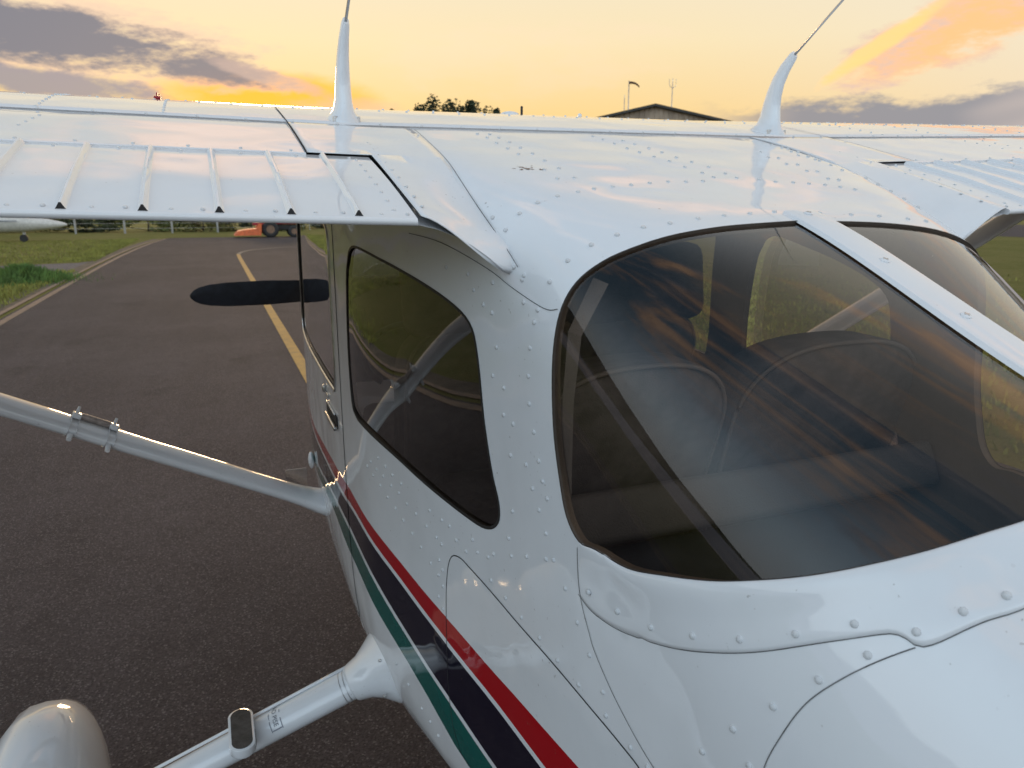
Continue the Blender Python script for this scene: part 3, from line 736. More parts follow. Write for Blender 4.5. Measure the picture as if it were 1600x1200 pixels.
# ---------------------------------------------------------------- rivets
RIV = [(1.076,.611),(1.013,.529),(1.007,.474),(1.003,.423),(1.004,.37),(1.004,.316),(1.014,.247),(1.024,.175),(1.032,.099),(1.04,.021),(1.187,.539),(1.147,.501),(1.151,.458),(1.159,.417),(1.172,.373),(1.188,.333),(1.199,.288),(1.211,.238),(1.224,.183),(1.233,.127),(1.233,.078),(1.238,.025),(1.663,.321),(1.658,.298),(1.615,.321),(1.619,.295),(1.556,.327),(1.567,.296),(1.502,.329),(1.512,.299),(1.446,.334),(1.454,.302),(1.39,.311),(1.317,.351),(1.328,.317),(1.254,.362),(1.258,.328),(1.667,.033),(1.625,.028),(1.578,.024),(1.527,.02),(1.486,.012),(1.441,.002),(1.614,-.023),(1.576,-.034),(1.532,-.047),(1.49,-.057),(1.438,-.062),(1.399,-.012),(1.395,-.075),(1.348,-.017),(1.301,-.029),(1.35,-.089),(1.297,-.094),(1.267,-.033),(1.263,-.098),
(1.674,.435),(1.628,.443),(1.587,.451),(1.555,.456),(1.509,.464),(1.468,.47),(1.425,.48),(1.383,.491),(1.335,.506),(1.295,.52),(1.265,.529),(1.19,.567),(1.174,.578),(1.156,.586),(1.103,.608),(1.044,.928),(1.147,.86),(1.125,1.019),(1.094,1.017),(1.03,.999),(1.102,1.052),(1.053,1.042),(1.015,1.022),(1.003,1.037),(1.033,1.058),(.99,1.048),(1.013,1.071),(1.096,1.108),(.992,1.085),(1.109,1.141),(1.1,1.156),(1.05,1.136),(.991,1.111),(.97,1.101),(1.162,1.178),(1.18,1.188),(1.218,1.196),(1.26,1.209),(1.236,1.189),(1.296,1.208),(1.354,1.229),(1.374,1.227),(1.321,1.2),(1.351,1.202),(1.416,1.226),(1.4,1.205),(1.484,1.252),(1.443,1.256),(1.402,1.262),(1.462,1.225),(1.528,1.249),(1.505,1.225),(1.566,1.245),(1.546,1.223),(1.606,1.242),(1.585,1.224),(1.647,1.238),(1.531,1.209),(1.576,1.21),(1.626,1.223),(1.689,1.236),(1.613,1.209),(1.666,1.224),(1.726,1.233),(1.651,1.208),(1.701,1.223),(1.366,1.249),(1.353,1.256),(1.37,1.266),(1.353,1.273),(1.373,1.289),(1.356,1.297),
(.937,1.111),(.904,1.123),(.872,1.132),(.838,1.142),(.829,1.16),(.773,1.141),(.737,1.127),(1.171,1.209),(1.12,1.208),(1.066,1.206),(1.008,1.201),(.955,1.197),(.897,1.184),(1.627,1.425),(1.566,1.432),(1.505,1.442),(1.467,1.446),(1.436,1.453),(1.148,.548),(1.078,.622),(1.159,.68),(1.22,.742),(1.239,.708),(1.312,.732),(1.189,.763),(1.161,.765),(1.067,.668),(1.031,.66),(1.036,.693),(1.021,.588),(1.044,.765),(1.047,.847),(1.124,.971),(1.16,.97),
(1.249,-.153),(1.235,-.187),(1.23,-.233),(1.221,-.269),(1.212,-.304),(1.198,-.332),(1.181,-.355),(1.512,-.347),(1.453,-.331),(1.448,-.353),(1.388,-.335),(1.383,-.359),(1.325,-.344),(1.32,-.366),(1.261,-.351),(1.253,-.371),(1.612,-.423),(1.581,-.432),(1.531,-.428),(1.484,-.419),(1.475,-.435),(1.448,-.438),(1.03,-.10),(1.02,-.18),(1.012,-.25),(1.004,-.32),(1.004,-.37)]
SKR = [(.875,1.066),(.809,1.022),(.741,.937),(.672,.843),(.611,.764),(.556,.682),(.511,.605),(.464,.55),(.443,.484),(.425,.426),(.408,.36),(.398,.29)]
DKR = [(.49,.624),(.521,.706),(.557,.8),(.6,.904),(.642,1.011),(.572,.925)]
riv = []                       # position, normal, radius
for y, t in RIV: riv.append((S(y, t), SN(y, t), .0039))
for y, t in SKR: riv.append((SO(y, t, .0028), SN(y, t), .0044))
for y, t in DKR: riv.append((S(y, t), SN(y, t), .0044))
for y in [1.66-.045*i for i in range(13)]:
    riv.append((S(y, -(.44 if y > 1.3 else .47)), SN(y, -.44), .0039))
wn = Vector((0, -.22, .975))
for sg in (1, -1):
    X = lambda o: WX(o, sg)
    for y in (1.534, 1.478, 1.434, 1.382, 1.332, 1.286, 1.236, 1.186, 1.138): riv.append((Vector((X(.578), y, W(.592, y)+.001)), wn, .0032))
    for i in range(26): o = .05+.092*i; riv.append((Vector((X(o), YS+.012, W(o, YS+.012)+.0025)), wn, .0032))
    for i in range(24): o = .73+.083*i; riv.append((Vector((X(o), YH+.012, W(o, YH+.012)+.001)), wn, .003))
    for i in range(20): o = .635+.0909*i; riv.append((Vector((X(o), YH-.018, FZ(o, YH-.018))), wn, .003)); riv.append((Vector((X(o+.012), YT+.012, FZ(o, YT+.012))), wn, .003)); riv.append((Vector((X(o-.026), YT+.012, FZ(o, YT+.012))), wn, .003))
    for i in range(8): riv.append((Vector((X(.625), YH-.03-.04*i, FZ(.625, YH-.03-.04*i))), wn, .003))
    for o0 in (.94, 1.16, 1.55, 2.1):
        for i in range(16): y = 1.76+.042*i; riv.append((Vector((X(o0), y, W(o0, y)+.0025)), Vector((0, -.1, 1)), .0032))
    for i in range(40):
        o = .03+.07*i
        for y in (2.02, 2.16): riv.append((Vector((X(o+(.03 if y > 2.1 else 0)), y, W(o, y)+.0025)), Vector((0, -.06, 1)), .0032))
    for y in (1.55, 1.585, 1.62, 1.655):
        for o in (1.13, 1.20): riv.append((Vector((X(o+(1.72-y)*.15), y, W(o, y)+.001)), wn, .003))
def rivet_mesh(r):
    vs = []; fs = []
    for rr, h in ((1., -.25), (1., .22), (.80, .56)):
        for k in range(8): a = 2*math.pi*k/8; vs.append((rr*r*math.cos(a), rr*r*math.sin(a), h*r))
    vs.append((0, 0, .72*r))
    for i in range(2):
        for k in range(8): fs.append((i*8+k, i*8+(k+1) % 8, (i+1)*8+(k+1) % 8, (i+1)*8+k))
    for k in range(8): fs.append((16+k, 16+(k+1) % 8, 24))
    return vs, fs
seen = sorted(riv, key=lambda q: -q[2]/max(.2, Vector(q[0]).length))
vs0, fs0 = rivet_mesh(1.)
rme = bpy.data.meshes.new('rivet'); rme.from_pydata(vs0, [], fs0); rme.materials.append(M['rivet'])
rme.polygons.foreach_set('use_smooth', [True]*len(rme.polygons)); rme.update()
def rmat(p, n, r): return Matrix.Translation(L3(p)) @ n.normalized().to_track_quat('Z', 'Y').to_matrix().to_4x4() @ Matrix.Scale(r, 4)
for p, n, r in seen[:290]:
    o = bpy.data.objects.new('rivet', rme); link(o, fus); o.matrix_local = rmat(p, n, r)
vs = []; fs = []
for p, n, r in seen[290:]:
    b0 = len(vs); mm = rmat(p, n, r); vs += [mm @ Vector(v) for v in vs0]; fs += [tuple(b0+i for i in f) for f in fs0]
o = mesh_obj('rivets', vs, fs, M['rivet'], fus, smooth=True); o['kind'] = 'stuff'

# ---------------------------------------------------------------- antennas, roof fittings
def antenna(sg):
    xo = WX(.575, sg)
    root = bpy.data.objects.new('whip_antenna', None); link(root, plane); root.location = L3((xo, 1.80, W(.575, 1.80)))
    tag(root, 'curved white whip antenna on the left wing root' if sg > 0 else 'curved white whip antenna on the right wing root')
    z0 = W(.575, 1.80)
    prof = [(1.806, -.004, .037, .060), (1.806, .006, .036, .058), (1.805, .012, .029, .052), (1.803, .022, .0225, .044), (1.800, .04, .0185, .037), (1.797, .07, .0165, .031), (1.790, .10, .0145, .026), (1.777, .13, .0125, .022), (1.755, .16, .0105, .018), (1.728, .185, .0085, .0135), (1.722, .190, .0065, .010)]
    bm = bmesh.new(); rings = []
    for i, (y, dz_, rx, ry) in enumerate(prof):
        a = prof[max(i-1, 0)]; b = prof[min(i+1, len(prof)-1)]; d = Vector((0, b[0]-a[0], b[1]-a[1])).normalized() if i > 3 else Vector((0, 0, 1))
        f = Vector((0, d.z, -d.y))
        rings.append([Vector((xo, y, z0+dz_))+Vector((1, 0, 0))*rx*math.cos(t)+f*ry*math.sin(t)-root.location-BASE for t in [2*math.pi*k/20 for k in range(20)]])
        for v in rings[-1]: v.z += (v.y)*.20*max(0., 1-dz_/.05)
    bm_loft(bm, rings); bm_obj('antenna_mast', bm, M['white'], root, True, R(60))
    bm = bmesh.new(); b0 = Vector((xo, 1.726, z0+.186))-root.location-BASE
    bm_tube(bm, [b0, b0+Vector((0, -.16, .105)), b0+Vector((0, -.36, .245))], [.0032, .0028, .0022], 8); bm_obj('antenna_rod', bm, M['steel'], root, True)
    bm = bmesh.new(); bm_loft(bm, [[Vector((.0395*math.cos(t), .006+.063*math.sin(t), .0+h+.20*(.006+.063*math.sin(t)))) for t in [2*math.pi*k/24 for k in range(24)]] for h in (-.01, .0008)]); bm_obj('antenna_gasket', bm, M['dark'], root)
    for s in (-1, 1):
        bm = bmesh.new(); bm_loft(bm, [[Vector((s*.024+.006*math.cos(t), -.030+.006*math.sin(t), h)) for t in [2*math.pi*k/10 for k in range(10)]] for h in (-.004, .007)]); bm_obj('mounting_screw', bm, M['steel'], root)
antenna(1); antenna(-1)
def dome(name, p, r, mat, parent, sq=1., n=None):
    bm = bmesh.new(); bmesh.ops.create_uvsphere(bm, u_segments=16, v_segments=8, radius=1)
    for v in bm.verts: v.co = L3(Vector(p)+Vector((v.co.x*r[0], v.co.y*r[1], v.co.z*r[2])))
    return bm_obj(name, bm, mat, parent, True)
dome('roof_vent', (D+.0, 2.28, .205), (.030, .035, .012), M['white'], plane)
bm = bmesh.new(); bm_box(bm, L3((D+.040, 2.28, .218)), (.006, .010, .030), None, .003); bm_obj('stub_antenna', bm, M['rubber'], plane)
dome('bright_spot_ball', (D+.245, 2.30, .213), (.007, .007, .007), M['white'], plane)  # added white ball standing in for a bright spot of light
bm = bmesh.new()
for dx_, hh in ((-.005, .010), (0, .018), (.005, .014)): bm_box(bm, L3((D-.965+dx_, 2.2, W(.965, 2.2)+hh/2)), (.0035, .012, hh), None, .001)
bm_box(bm, L3((D-.965, 2.2, W(.965, 2.2)+.006)), (.016, .018, .006), None, .002)
tag(bm_obj('fuel_cap', bm, M['redlamp'], plane), 'small red fuel cap on the left wing')

# ---------------------------------------------------------------- struts, gear
def strut(sg):
    P0 = Vector((WX(.575, sg), 2.60, -1.09)); P1 = Vector((WX(2.72, sg), 2.30, .085))
    bm = bmesh.new(); pts = []; rad = []
    for u, r in ((-.015, .105), (.005, .090), (.02, .074), (.04, .064), (.06, .060), (.1, .058), (.5, .058), (1., .058)): pts.append(L3(P0.lerp(P1, u))); rad.append(r)
    # the cuff bends level where it meets the door sill
    pts[0] = L3(P0+Vector((sg*.06, 0, -.005))); pts[1] = L3(P0+Vector((sg*.012, 0, -.002)))
    bm_tube(bm, pts, rad, 24, True, 0, .47, (0, 1, 0))
    st = bm_obj('wing_strut', bm, M['white'], plane, True, R(60))
    tag(st, ('left' if sg > 0 else 'right')+' white streamlined wing strut')
    if sg < 0: return st
    d = (P1-P0).normalized(); upv = Vector((0, 0, 1)); upv = (upv-d*upv.dot(d)).normalized(); fy_ = d.cross(upv).normalized()
    if fy_.y < 0: fy_ = -fy_
    cl = []
    for px in (.298, .341):
        c = P0.lerp(P1, px); cl.append(c)
        bm = bmesh.new()
        for s in (-1, 1):
            ring = [c+fy_*(.0615*math.cos(a))+upv*(.0305*math.sin(a))+d*(s*.011) for a in [2*math.pi*k/32 for k in range(33)]]
            bm_tube(bm, [L3(q) for q in ring], .0016, 6, False)
        bm_box(bm, L3(c+upv*.036-fy_*.005), (.026, .030, .016), Matrix((d, fy_, upv)).transposed(), .003)
        bm_tube(bm, [L3(c-fy_*.060-upv*.012), L3(c-fy_*.075-upv*.022)], [.009, .007], 10)
        bm_tube(bm, [L3(c+upv*.04+fy_*.012), L3(c+upv*.058+fy_*.018)], [.006, .004], 8)
        tag(bm_obj('strut_clamp', bm, M['white'], st, True, R(50)), 'white clamp around the left strut')
    bm = bmesh.new(); a, b = cl
    bm_tube(bm, [L3(a+upv*.036+d*.013), L3(b+upv*.036-d*.013)], .0105, 12); bm_obj('clamp_tube', bm, M['tube'], st, True, R(60))
    return st
strut(1); strut(-1)
def gear(sg):
    mx = lambda p: Vector(p) if sg > 0 else Vector((2*D-p[0], p[1], p[2]))
    g = bpy.data.objects.new('main_gear', None); link(g, plane); g.location = L3(mx((.27, 1.8, -1.26)))
    tag(g, ('left' if sg > 0 else 'right')+' main landing gear leg with wheel fairing')
    LG = lambda p: mx(p)-BASE-g.location
    A = Vector((.275, 1.80, -1.262)); B = Vector((-.44, 1.885, -1.575))
    bm = bmesh.new(); bm_tube(bm, [LG(A.lerp(B, u)) for u in (-.08, .0, .3, .6, 1.)], [.050, .049, .046, .043, .040], 24, True, 0, .80, (0, 1, 0))
    leg = bm_obj('gear_leg', bm, M['white'], g, True, R(60))
    bm = bmesh.new(); bm_tube(bm, [LG(A+Vector((.11, 0, .035))), LG(A+Vector((.06, 0, .02))), LG(A+Vector((.03, 0, .012))), LG(A+Vector((.005, 0, .002))), LG(A+Vector((-.025, .003, -.011))), LG(A+Vector((-.033, .003, -.0145)))], [.155, .115, .086, .066, .056, .050], 28, True, 0, .82, (0, 1, 0))
    bm_obj('gear_fairing', bm, M['white'], g, True, R(60))
    bm = bmesh.new(); bm_tube(bm, [LG(A.lerp(B, u)+Vector((0, .020, .041 if u < .9 else .036))) for u in (.04, .2, .4, .6, .8, 1.)], .0045, 8); bm_obj('brake_line', bm, M['white'], leg, True)
    for u in (.06, .42, .74):
        bm = bmesh.new(); c0 = A.lerp(B, u); dl_ = (B-A).normalized()
        for s_ in (-.006, .006): e1_ = Vector((0, 1, 0)); e1_ = (e1_-dl_*e1_.dot(dl_)).normalized(); e2_ = dl_.cross(e1_); rr_ = .049-.009*u+.0006; bm_tube(bm, [LG(c0+dl_*s_+e1_*(rr_*math.cos(a))+e2_*(rr_*.8*math.sin(a))) for a in [2*math.pi*k/28 for k in range(29)]], .0009, 5, False)
        bm_obj('leg_band', bm, M['bare'], leg, True)
    fa_ = bm_ = bmesh.new()
    for a in (R(20), R(75), R(130), R(185)):
        p_ = A+Vector((.045, .108*math.cos(a), .016+.089*math.sin(a)))
        bm_tube(bm_, [LG(p_-Vector((.004, 0, 0))), LG(p_+Vector((-.012, .004*math.cos(a), .004*math.sin(a))))], .004, 8)
    bm_obj('fairing_screws', bm_, M['steel'], g, True)
    # step pad
    c = Vector((-.035, 1.785, -1.322)); o = .031; ln = .052
    rim_ = [(o*math.cos(a), math.copysign(ln, math.sin(a))*1.0+o*math.sin(a)) for a in [math.pi*(k+.5)/12 for k in range(24)]]
    bm = bmesh.new(); bm_loft(bm, [[LG(c+Vector((x*k, y*(1 if k == 1 else .97), h))) for x, y in rim_] for k, h in ((.9, -.024), (1, -.02), (1, .0), (.94, .002))]); st_ = bm_obj('step', bm, M['white'], g, True, R(40))
    bm = bmesh.new(); bm_loft(bm, [[LG(c+Vector((x*.80, y*.92, h))) for x, y in rim_] for h in (-.001, .0035)]); bm_obj('step_grip', bm, M['grip'], st_)
    bm = bmesh.new(); bm_box(bm, LG(c+Vector((.012, .0, -.034))), (.04, .05, .03), None, .006); bm_obj('step_bracket', bm, M['rubber'], st_)
    # wheel fairing
    pc = -.535; bm = bmesh.new(); rings = []
    for y, zc, hw, hh in ((1.30, -1.66, .008, .012), (1.36, -1.655, .04, .06), (1.48, -1.635, .082, .115), (1.64, -1.615, .118, .175), (1.80, -1.605, .138, .225), (1.95, -1.60, .145, .262), (2.08, -1.60, .143, .274), (2.18, -1.61, .132, .258), (2.27, -1.625, .108, .215), (2.33, -1.64, .078, .155), (2.37, -1.65, .04, .08), (2.385, -1.655, .006, .01)):
        rg = []
        for k in range(28):
            a = 2*math.pi*k/28; ca_, sa_ = math.cos(a), math.sin(a)
            z = zc-.03+hh*math.copysign(abs(sa_)**.85, sa_); z = max(z, -1.815)
            rg.append(LG((pc+hw*math.copysign(abs(ca_)**.8, ca_), y, z)))
        rings.append(rg if sg < 0 else rg[::-1])
    bm_loft(bm, rings); bm_obj('wheel_fairing', bm, M['white'], g, True, R(70))
    zg = GZ(pc, 1.9); bm = bmesh.new(); rr = .19
    ring = [[LG((pc+xo_, 1.9+q*math.cos(a), zg+rr+q*math.sin(a))) for xo_, q in ((-.07, .10), (-.075, .15), (-.06, .18), (-.03, rr), (.03, rr), (.06, .18), (.075, .15), (.07, .10))] for a in [2*math.pi*k/32 for k in range(33)]]
    bm_loft(bm, ring, False); bm_obj('tyre', bm, M['rubber'], g, True)
    bm = bmesh.new(); bm_tube(bm, [LG((pc+.06, 1.9, -1.60)), LG((pc+.16, 1.89, -1.60))], [.06, .045], 16); bm_obj('axle_cuff', bm, M['white'], g, True, R(50))
    if sg > 0:
        # DO-NOT-STEP placard on the leg
        fc = bpy.data.curves.new('placard', 'FONT'); fc.body = 'NÃO PISE'; fc.size = .017; fc.align_x = 'CENTER'; fc.align_y = 'CENTER'; fc.extrude = .0002
        to = bpy.data.objects.new('placard', fc); COL.objects.link(to); bpy.context.view_layer.update()
        me = bpy.data.meshes.new_from_object(to.evaluated_get(bpy.context.evaluated_depsgraph_get())); bpy.data.objects.remove(to)
        me.materials.clear(); me.materials.append(M['decal'])
        u = .30; dl = (B-A).normalized(); e1 = Vector((0, -1, 0)); e1 = (e1-dl*e1.dot(dl)).normalized(); e2 = dl.cross(e1).normalized()
        e2 = e2 if e2.z > 0 else -e2
        nrm = e1.cross(e2)
        cc = A.lerp(B, u); rl = .0464
        for v in me.vertices:           # wrap the print round the leg
            a = v.co.x/.043; lat = -v.co.y
            nn = e1*math.sin(a+.15)+e2*math.cos(a+.15)*.80
            v.co = LG(cc+dl*(lat)+nn*(rl+.0008)*1.0)
        link(bpy.data.objects.new('placard', me), leg)
        # rounded outline of the placard
        vs = []; fs = []
        oc = catmull([(-.046, -.012), (-.042, -.0155), (.042, -.0155), (.046, -.012), (.046, .012), (.042, .0155), (-.042, .0155), (-.046, .012)], 4, True)
        for x, y in oc:
            for k in (1., .93):
                a = x*k/.043; nn = e1*math.sin(a+.15)+e2*math.cos(a+.15)*.80
                vs.append(LG(cc+dl*(-y*(k if k == 1 else .86))+nn*(rl+.0008)))
        n = len(oc)
        for i in range(n): j = (i+1) % n; fs.append((2*i, 2*j, 2*j+1, 2*i+1))
        mesh_obj('placard_border', vs, fs, M['decal'], leg)
gear(1); gear(-1)
# nose gear, cowl front, propeller
bm = bmesh.new(); bm_tube(bm, [L3((D, 3.75, -1.25)), L3((D, 3.85, GZ(D, 3.85)+.18))], .035, 16); ng = bm_obj('nose_gear', bm, M['white'], plane, True, R(60))
bm = bmesh.new(); bm_tube(bm, [L3((D-.06, 3.87, GZ(D, 3.87)+.17)), L3((D+.06, 3.87, GZ(D, 3.87)+.17))], .17, 28); bm_obj('tyre', bm, M['rubber'], ng, True, R(40))
bm = bmesh.new(); bm_loft(bm, [[L3((D+r_*math.cos(a), y, -.56+r_*math.sin(a))) for a in [2*math.pi*k/24 for k in range(24)]] for y, r_ in ((4.19, .15), (4.25, .15), (4.36, .11), (4.44, .05), (4.47, .01))]); pr = bm_obj('spinner', bm, M['white'], plane, True, R(60))
for s in (-1, 1):
    bm = bmesh.new(); rings = []
    for u, c_, tw in ((0, .045, .9), (.15, .06, .75), (.35, .072, .55), (.6, .074, .38), (.8, .068, .28), (.9, .058, .24), (.95, .046, .22), (.98, .03, .2), (1, .008, .2)):
        x = D+s*(.05+.945*u); sn, cn = math.sin(tw), math.cos(tw)*1.
        rings.append([L3((x, 4.30+s*c_*q*sn+o*cn, -.555+c_*q*cn-s*o*sn)) for q, o in ((-1, 0), (-.5, .012), (.2, .016), (.8, .008), (1, 0), (.5, -.004), (-.5, -.004))])
    bm_loft(bm, rings); tag(bm_obj('propeller_blade', bm, M['propeller'], pr, True, R(50)), 'matt black propeller blade')
# cowl face plate
fr = [S(4.2, 2*k/24) for k in range(25)]; fr2 = [S(4.2, -2*k/24) for k in range(24, -1, -1)]
ringc = [L3(p) for p in fr+fr2[1:-1]]; cen = L3((D, 4.26, -.56))
bm = bmesh.new(); bm_loft(bm, [ringc, [p.lerp(cen, .25)+Vector((0, .045, 0)) for p in ringc], [p.lerp(cen, .8)+Vector((0, .05, 0)) for p in ringc]], True); bm_obj('cowl_face', bm, M['white'], plane, True, R(60))
# tail
def slab(name, prof, thick, axis, parent):
    bm = bmesh.new(); a = Vector(axis)*thick/2
    bm_loft(bm, [[L3(Vector(p)-a) for p in prof], [L3(Vector(p)+a) for p in prof]])
    es = list(bm.edges); bmesh.ops.bevel(bm, geom=es, offset=thick*.35, segments=2, affect='EDGES')
    return bm_obj(name, bm, M['white'], parent, True, R(40))
fin = slab('tail_fin', [(D, -1.5, -.47), (D, -2.2, -.36), (D, -2.75, .42), (D, -3.15, .42), (D, -3.25, -.55)], .08, (1, 0, 0), plane)
slab('tailplane', [(D-1.7, -2.95, -.52), (D-.05, -2.35, -.52), (D+.05, -2.35, -.52), (D+1.7, -2.95, -.52), (D+1.7, -3.3, -.52), (D-1.7, -3.3, -.52)], .07, (0, 0, 1), plane)

# ---------------------------------------------------------------- door furniture
def on_skin_box(name, y, z, ly, lz, h, mat, parent, bev=.003, o0=0.):
    t = tz(y, z); n = SN(y, t); p = S(y, t)+n*(o0+h/2); yv = Vector((0, 1, 0)); yv = (yv-n*yv.dot(n)).normalized(); zv = n.cross(yv)
    bm = bmesh.new(); bm_box(bm, L3(p), (ly, lz, h), Matrix((yv, zv, n)).transposed(), bev); return bm_obj(name, bm, mat, parent, True, R(40))
hb = on_skin_box('handle_recess', 2.115, -.622, .19, .034, .003, M['dark'], door_l, .001)
on_skin_box('handle_bar', 2.10, -.637, .17, .012, .010, M['bare'], hb, .003, .003); on_skin_box('handle_lip', 2.125, -.604, .16, .006, .005, M['white'], hb, .002, .001)
on_skin_box('door_lock', 2.23, -.575, .022, .022, .010, M['bare'], door_l, .005)
on_skin_box('door_lock', 2.17, -.580, .04, .008, .006, M['bare'], door_l, .002)
dome('hinge_fairing', (D-.585, 2.90, -1.03), (.012, .022, .034), M['white'], door_l)
bm = bmesh.new(); bm_box(bm, L3((D-.66, 2.72, -1.03)), (.075, .004, .075), None, .001); bm_obj('plastic_deflector', bm, M['clearplastic'], plane)

# ---------------------------------------------------------------- cabin
bm = bmesh.new(); bm_box(bm, L3((D, 2.42, -1.22)), (1.0, 1.6, .04)); bm_obj('cabin_floor', bm, M['carpet'], plane)
def seat(cx, y0, ztop, w, head, zbase=-.82, lean=.16, nm='seat'):
    s = bpy.data.objects.new(nm, None); link(s, plane); s.location = L3((cx, y0, -1.2)); o0 = s.location
    q = lambda p: L3(p)-o0
    bm = bmesh.new(); rings = []; H = ztop-zbase
    # backrest: rounded-shoulder slab swept front to back
    outl = []
    for k in range(41):
        a = math.pi*k/40; xx = math.cos(a); zz = math.sin(a)
        outl.append((cx+w/2*math.copysign(abs(xx)**.75, xx), ztop-w*.36+w*.36*zz**.75))
    outl = [(cx+w/2*.94, zbase)]+outl+[(cx-w/2*.94, zbase)]
    for dy_, sc in ((.0, .88), (.012, .97), (.03, 1.), (.10, 1.), (.125, .97), (.135, .88)):
        rings.append([q((cx+(x-cx)*sc, y0-(z-zbase)/H*lean+dy_, zbase+(z-zbase)*(.5+.5*sc))) for x, z in outl])
    bm_loft(bm, rings); bk = bm_obj('backrest', bm, M['fabric'], s, True, R(50))
    bm = bmesh.new(); ed = [q((x, y0-(z-zbase)/H*lean+.006, zbase+(z-zbase)*.995)) for x, z in [(cx+(x-cx)*.955, z-.002) for x, z in outl]]
    bm_tube(bm, ed, .0045, 6, False); bm_obj('piping', bm, M['piping'], bk, True)
    bm = bmesh.new(); bm_box(bm, q((cx, y0+.33, zbase+.02)), (w*.98, .50, .15), None, .04); bm_obj('cushion', bm, M['fabric'], s, True, R(50))
    bm = bmesh.new(); bm_box(bm, q((cx, y0+.33, (zbase-1.2)/2)), (w*.8, .40, abs(-1.2-zbase)-.05)); bm_obj('seat_base', bm, M['rubber'], s)
    if head:
        bm = bmesh.new(); bm_box(bm, q((cx, y0-lean-.01+.06, ztop+.070)), (w*.98, .10, .22), Matrix.Rotation(R(-8), 3, 'X'), .042); bm_obj('headrest', bm, M['fabric'], s, True, R(50))
        bm = bmesh.new()
        for dx_ in (-.06, .06): bm_tube(bm, [q((cx+dx_, y0-lean+.06, ztop-.04)), q((cx+dx_, y0-lean+.055, ztop+.05))], .006, 8)
        bm_obj('headrest_posts', bm, M['steel'], s, True)
    return s
tag(seat(D-.20, 1.26, -.295, .40, False), 'dark rear seat behind the left half of the rear window')
tag(seat(D+.245, 1.26, -.285, .47, False), 'dark rear seat behind the right half of the rear window')
tag(seat(D+.225, 2.0, -.335, .44, True), 'dark right front seat with headrest'); tag(seat(D-.225, 2.0, -.335, .44, True), 'dark left front seat with headrest')
# panel behind the rear seats and the baggage floor cover
bm = bmesh.new(); bm_box(bm, L3((D, 1.045, -.535)), (.84, .05, .09), Matrix.Rotation(R(-25), 3, 'X'), .015); bm_obj('parcel_rail', bm, M['rail'], plane, True, R(40))
rows = []
for y, z in ((1.06, -.60), (.9, -.62), (.7, -.63), (.5, -.62), (.36, -.60)): rows.append([(D-(fw(y)-.03)*k, y, z) for k in (1, .5, 0, -.5, -1)])
grid('baggage_cover', rows, M['carpet'], plane, True)
bk_ = [SO(.335, 2*k/20, -.012) for k in range(20)]+[SO(.335, -2*k/20, -.012) for k in range(20, 0, -1)]
mesh_obj('rear_bulkhead', [L3(p) for p in bk_], [tuple(range(len(bk_)))], M['liner'], plane)
# inner bracket strip at the rear-window corner
t_ = tz(.93, -.38)
ribbon('window_bracket', [(.962, tz(.962, z)) for z in (-.12, -.2, -.3, -.38, -.45)], .028, -.0155, M['piping'], plane)
# instrument panel
bm = bmesh.new(); bm_box(bm, L3((D, 3.0, -.55)), (1.0, .08, .42), None, .03); bm_obj('instrument_panel', bm, M['rubber'], plane, True, R(40))
bm = bmesh.new()
ring = [L3((D-.22+.16*math.cos(a), 2.78, -.62+.12*math.sin(a))) for a in [R(-50)+R(280)*k/24 for k in range(25)]]
bm_tube(bm, ring, .012, 8); bm_obj('control_yoke', bm, M['rubber'], plane, True)

# ================================================================== BACKGROUND
def leaf_cloud(n, ell, size, seed, clumps=14, spike=0.):
    rnd = random.Random(seed); vs = []; fs = []
    cl = []
    for _ in range(clumps):
        while True:
            p = Vector((rnd.uniform(-1, 1), rnd.uniform(-1, 1), rnd.uniform(-1, 1)))
            if p.length < 1: break
        cl.append((Vector((p.x*ell[0], p.y*ell[1], p.z*ell[2])), rnd.uniform(.22, .42)))
    for _ in range(n):
        c, r = rnd.choice(cl); d = Vector((rnd.gauss(0, 1), rnd.gauss(0, 1), rnd.gauss(0, 1))).normalized()*rnd.random()**.4
        p = c+Vector((d.x*ell[0]*r, d.y*ell[1]*r, d.z*ell[2]*r*(1+spike)))
        a = Vector((rnd.gauss(0, 1), rnd.gauss(0, 1), rnd.gauss(0, 1))).normalized(); x, y = frame_for(a); s = size*rnd.uniform(.5, 1.4)
        i = len(vs); vs += [p-x*s, p+y*s*.5, p+x*s, p-y*s*.5]; fs.append((i, i+1, i+2, i+3))
    return vs, fs, cl
M['leaf1'] = simple('hedge_leaves', (.10, .115, .03), .8, var=.55, vscale=1.2); M['leaf2'] = simple('dark_leaves', (.035, .045, .018), .8, var=.5, vscale=1.2)
M['leaf3'] = simple('olive_leaves', (.17, .16, .05), .8, var=.5, vscale=1.5)
M['bark'] = simple('bark', (.05, .04, .03), .9, var=.4, vscale=6, bump=.6)
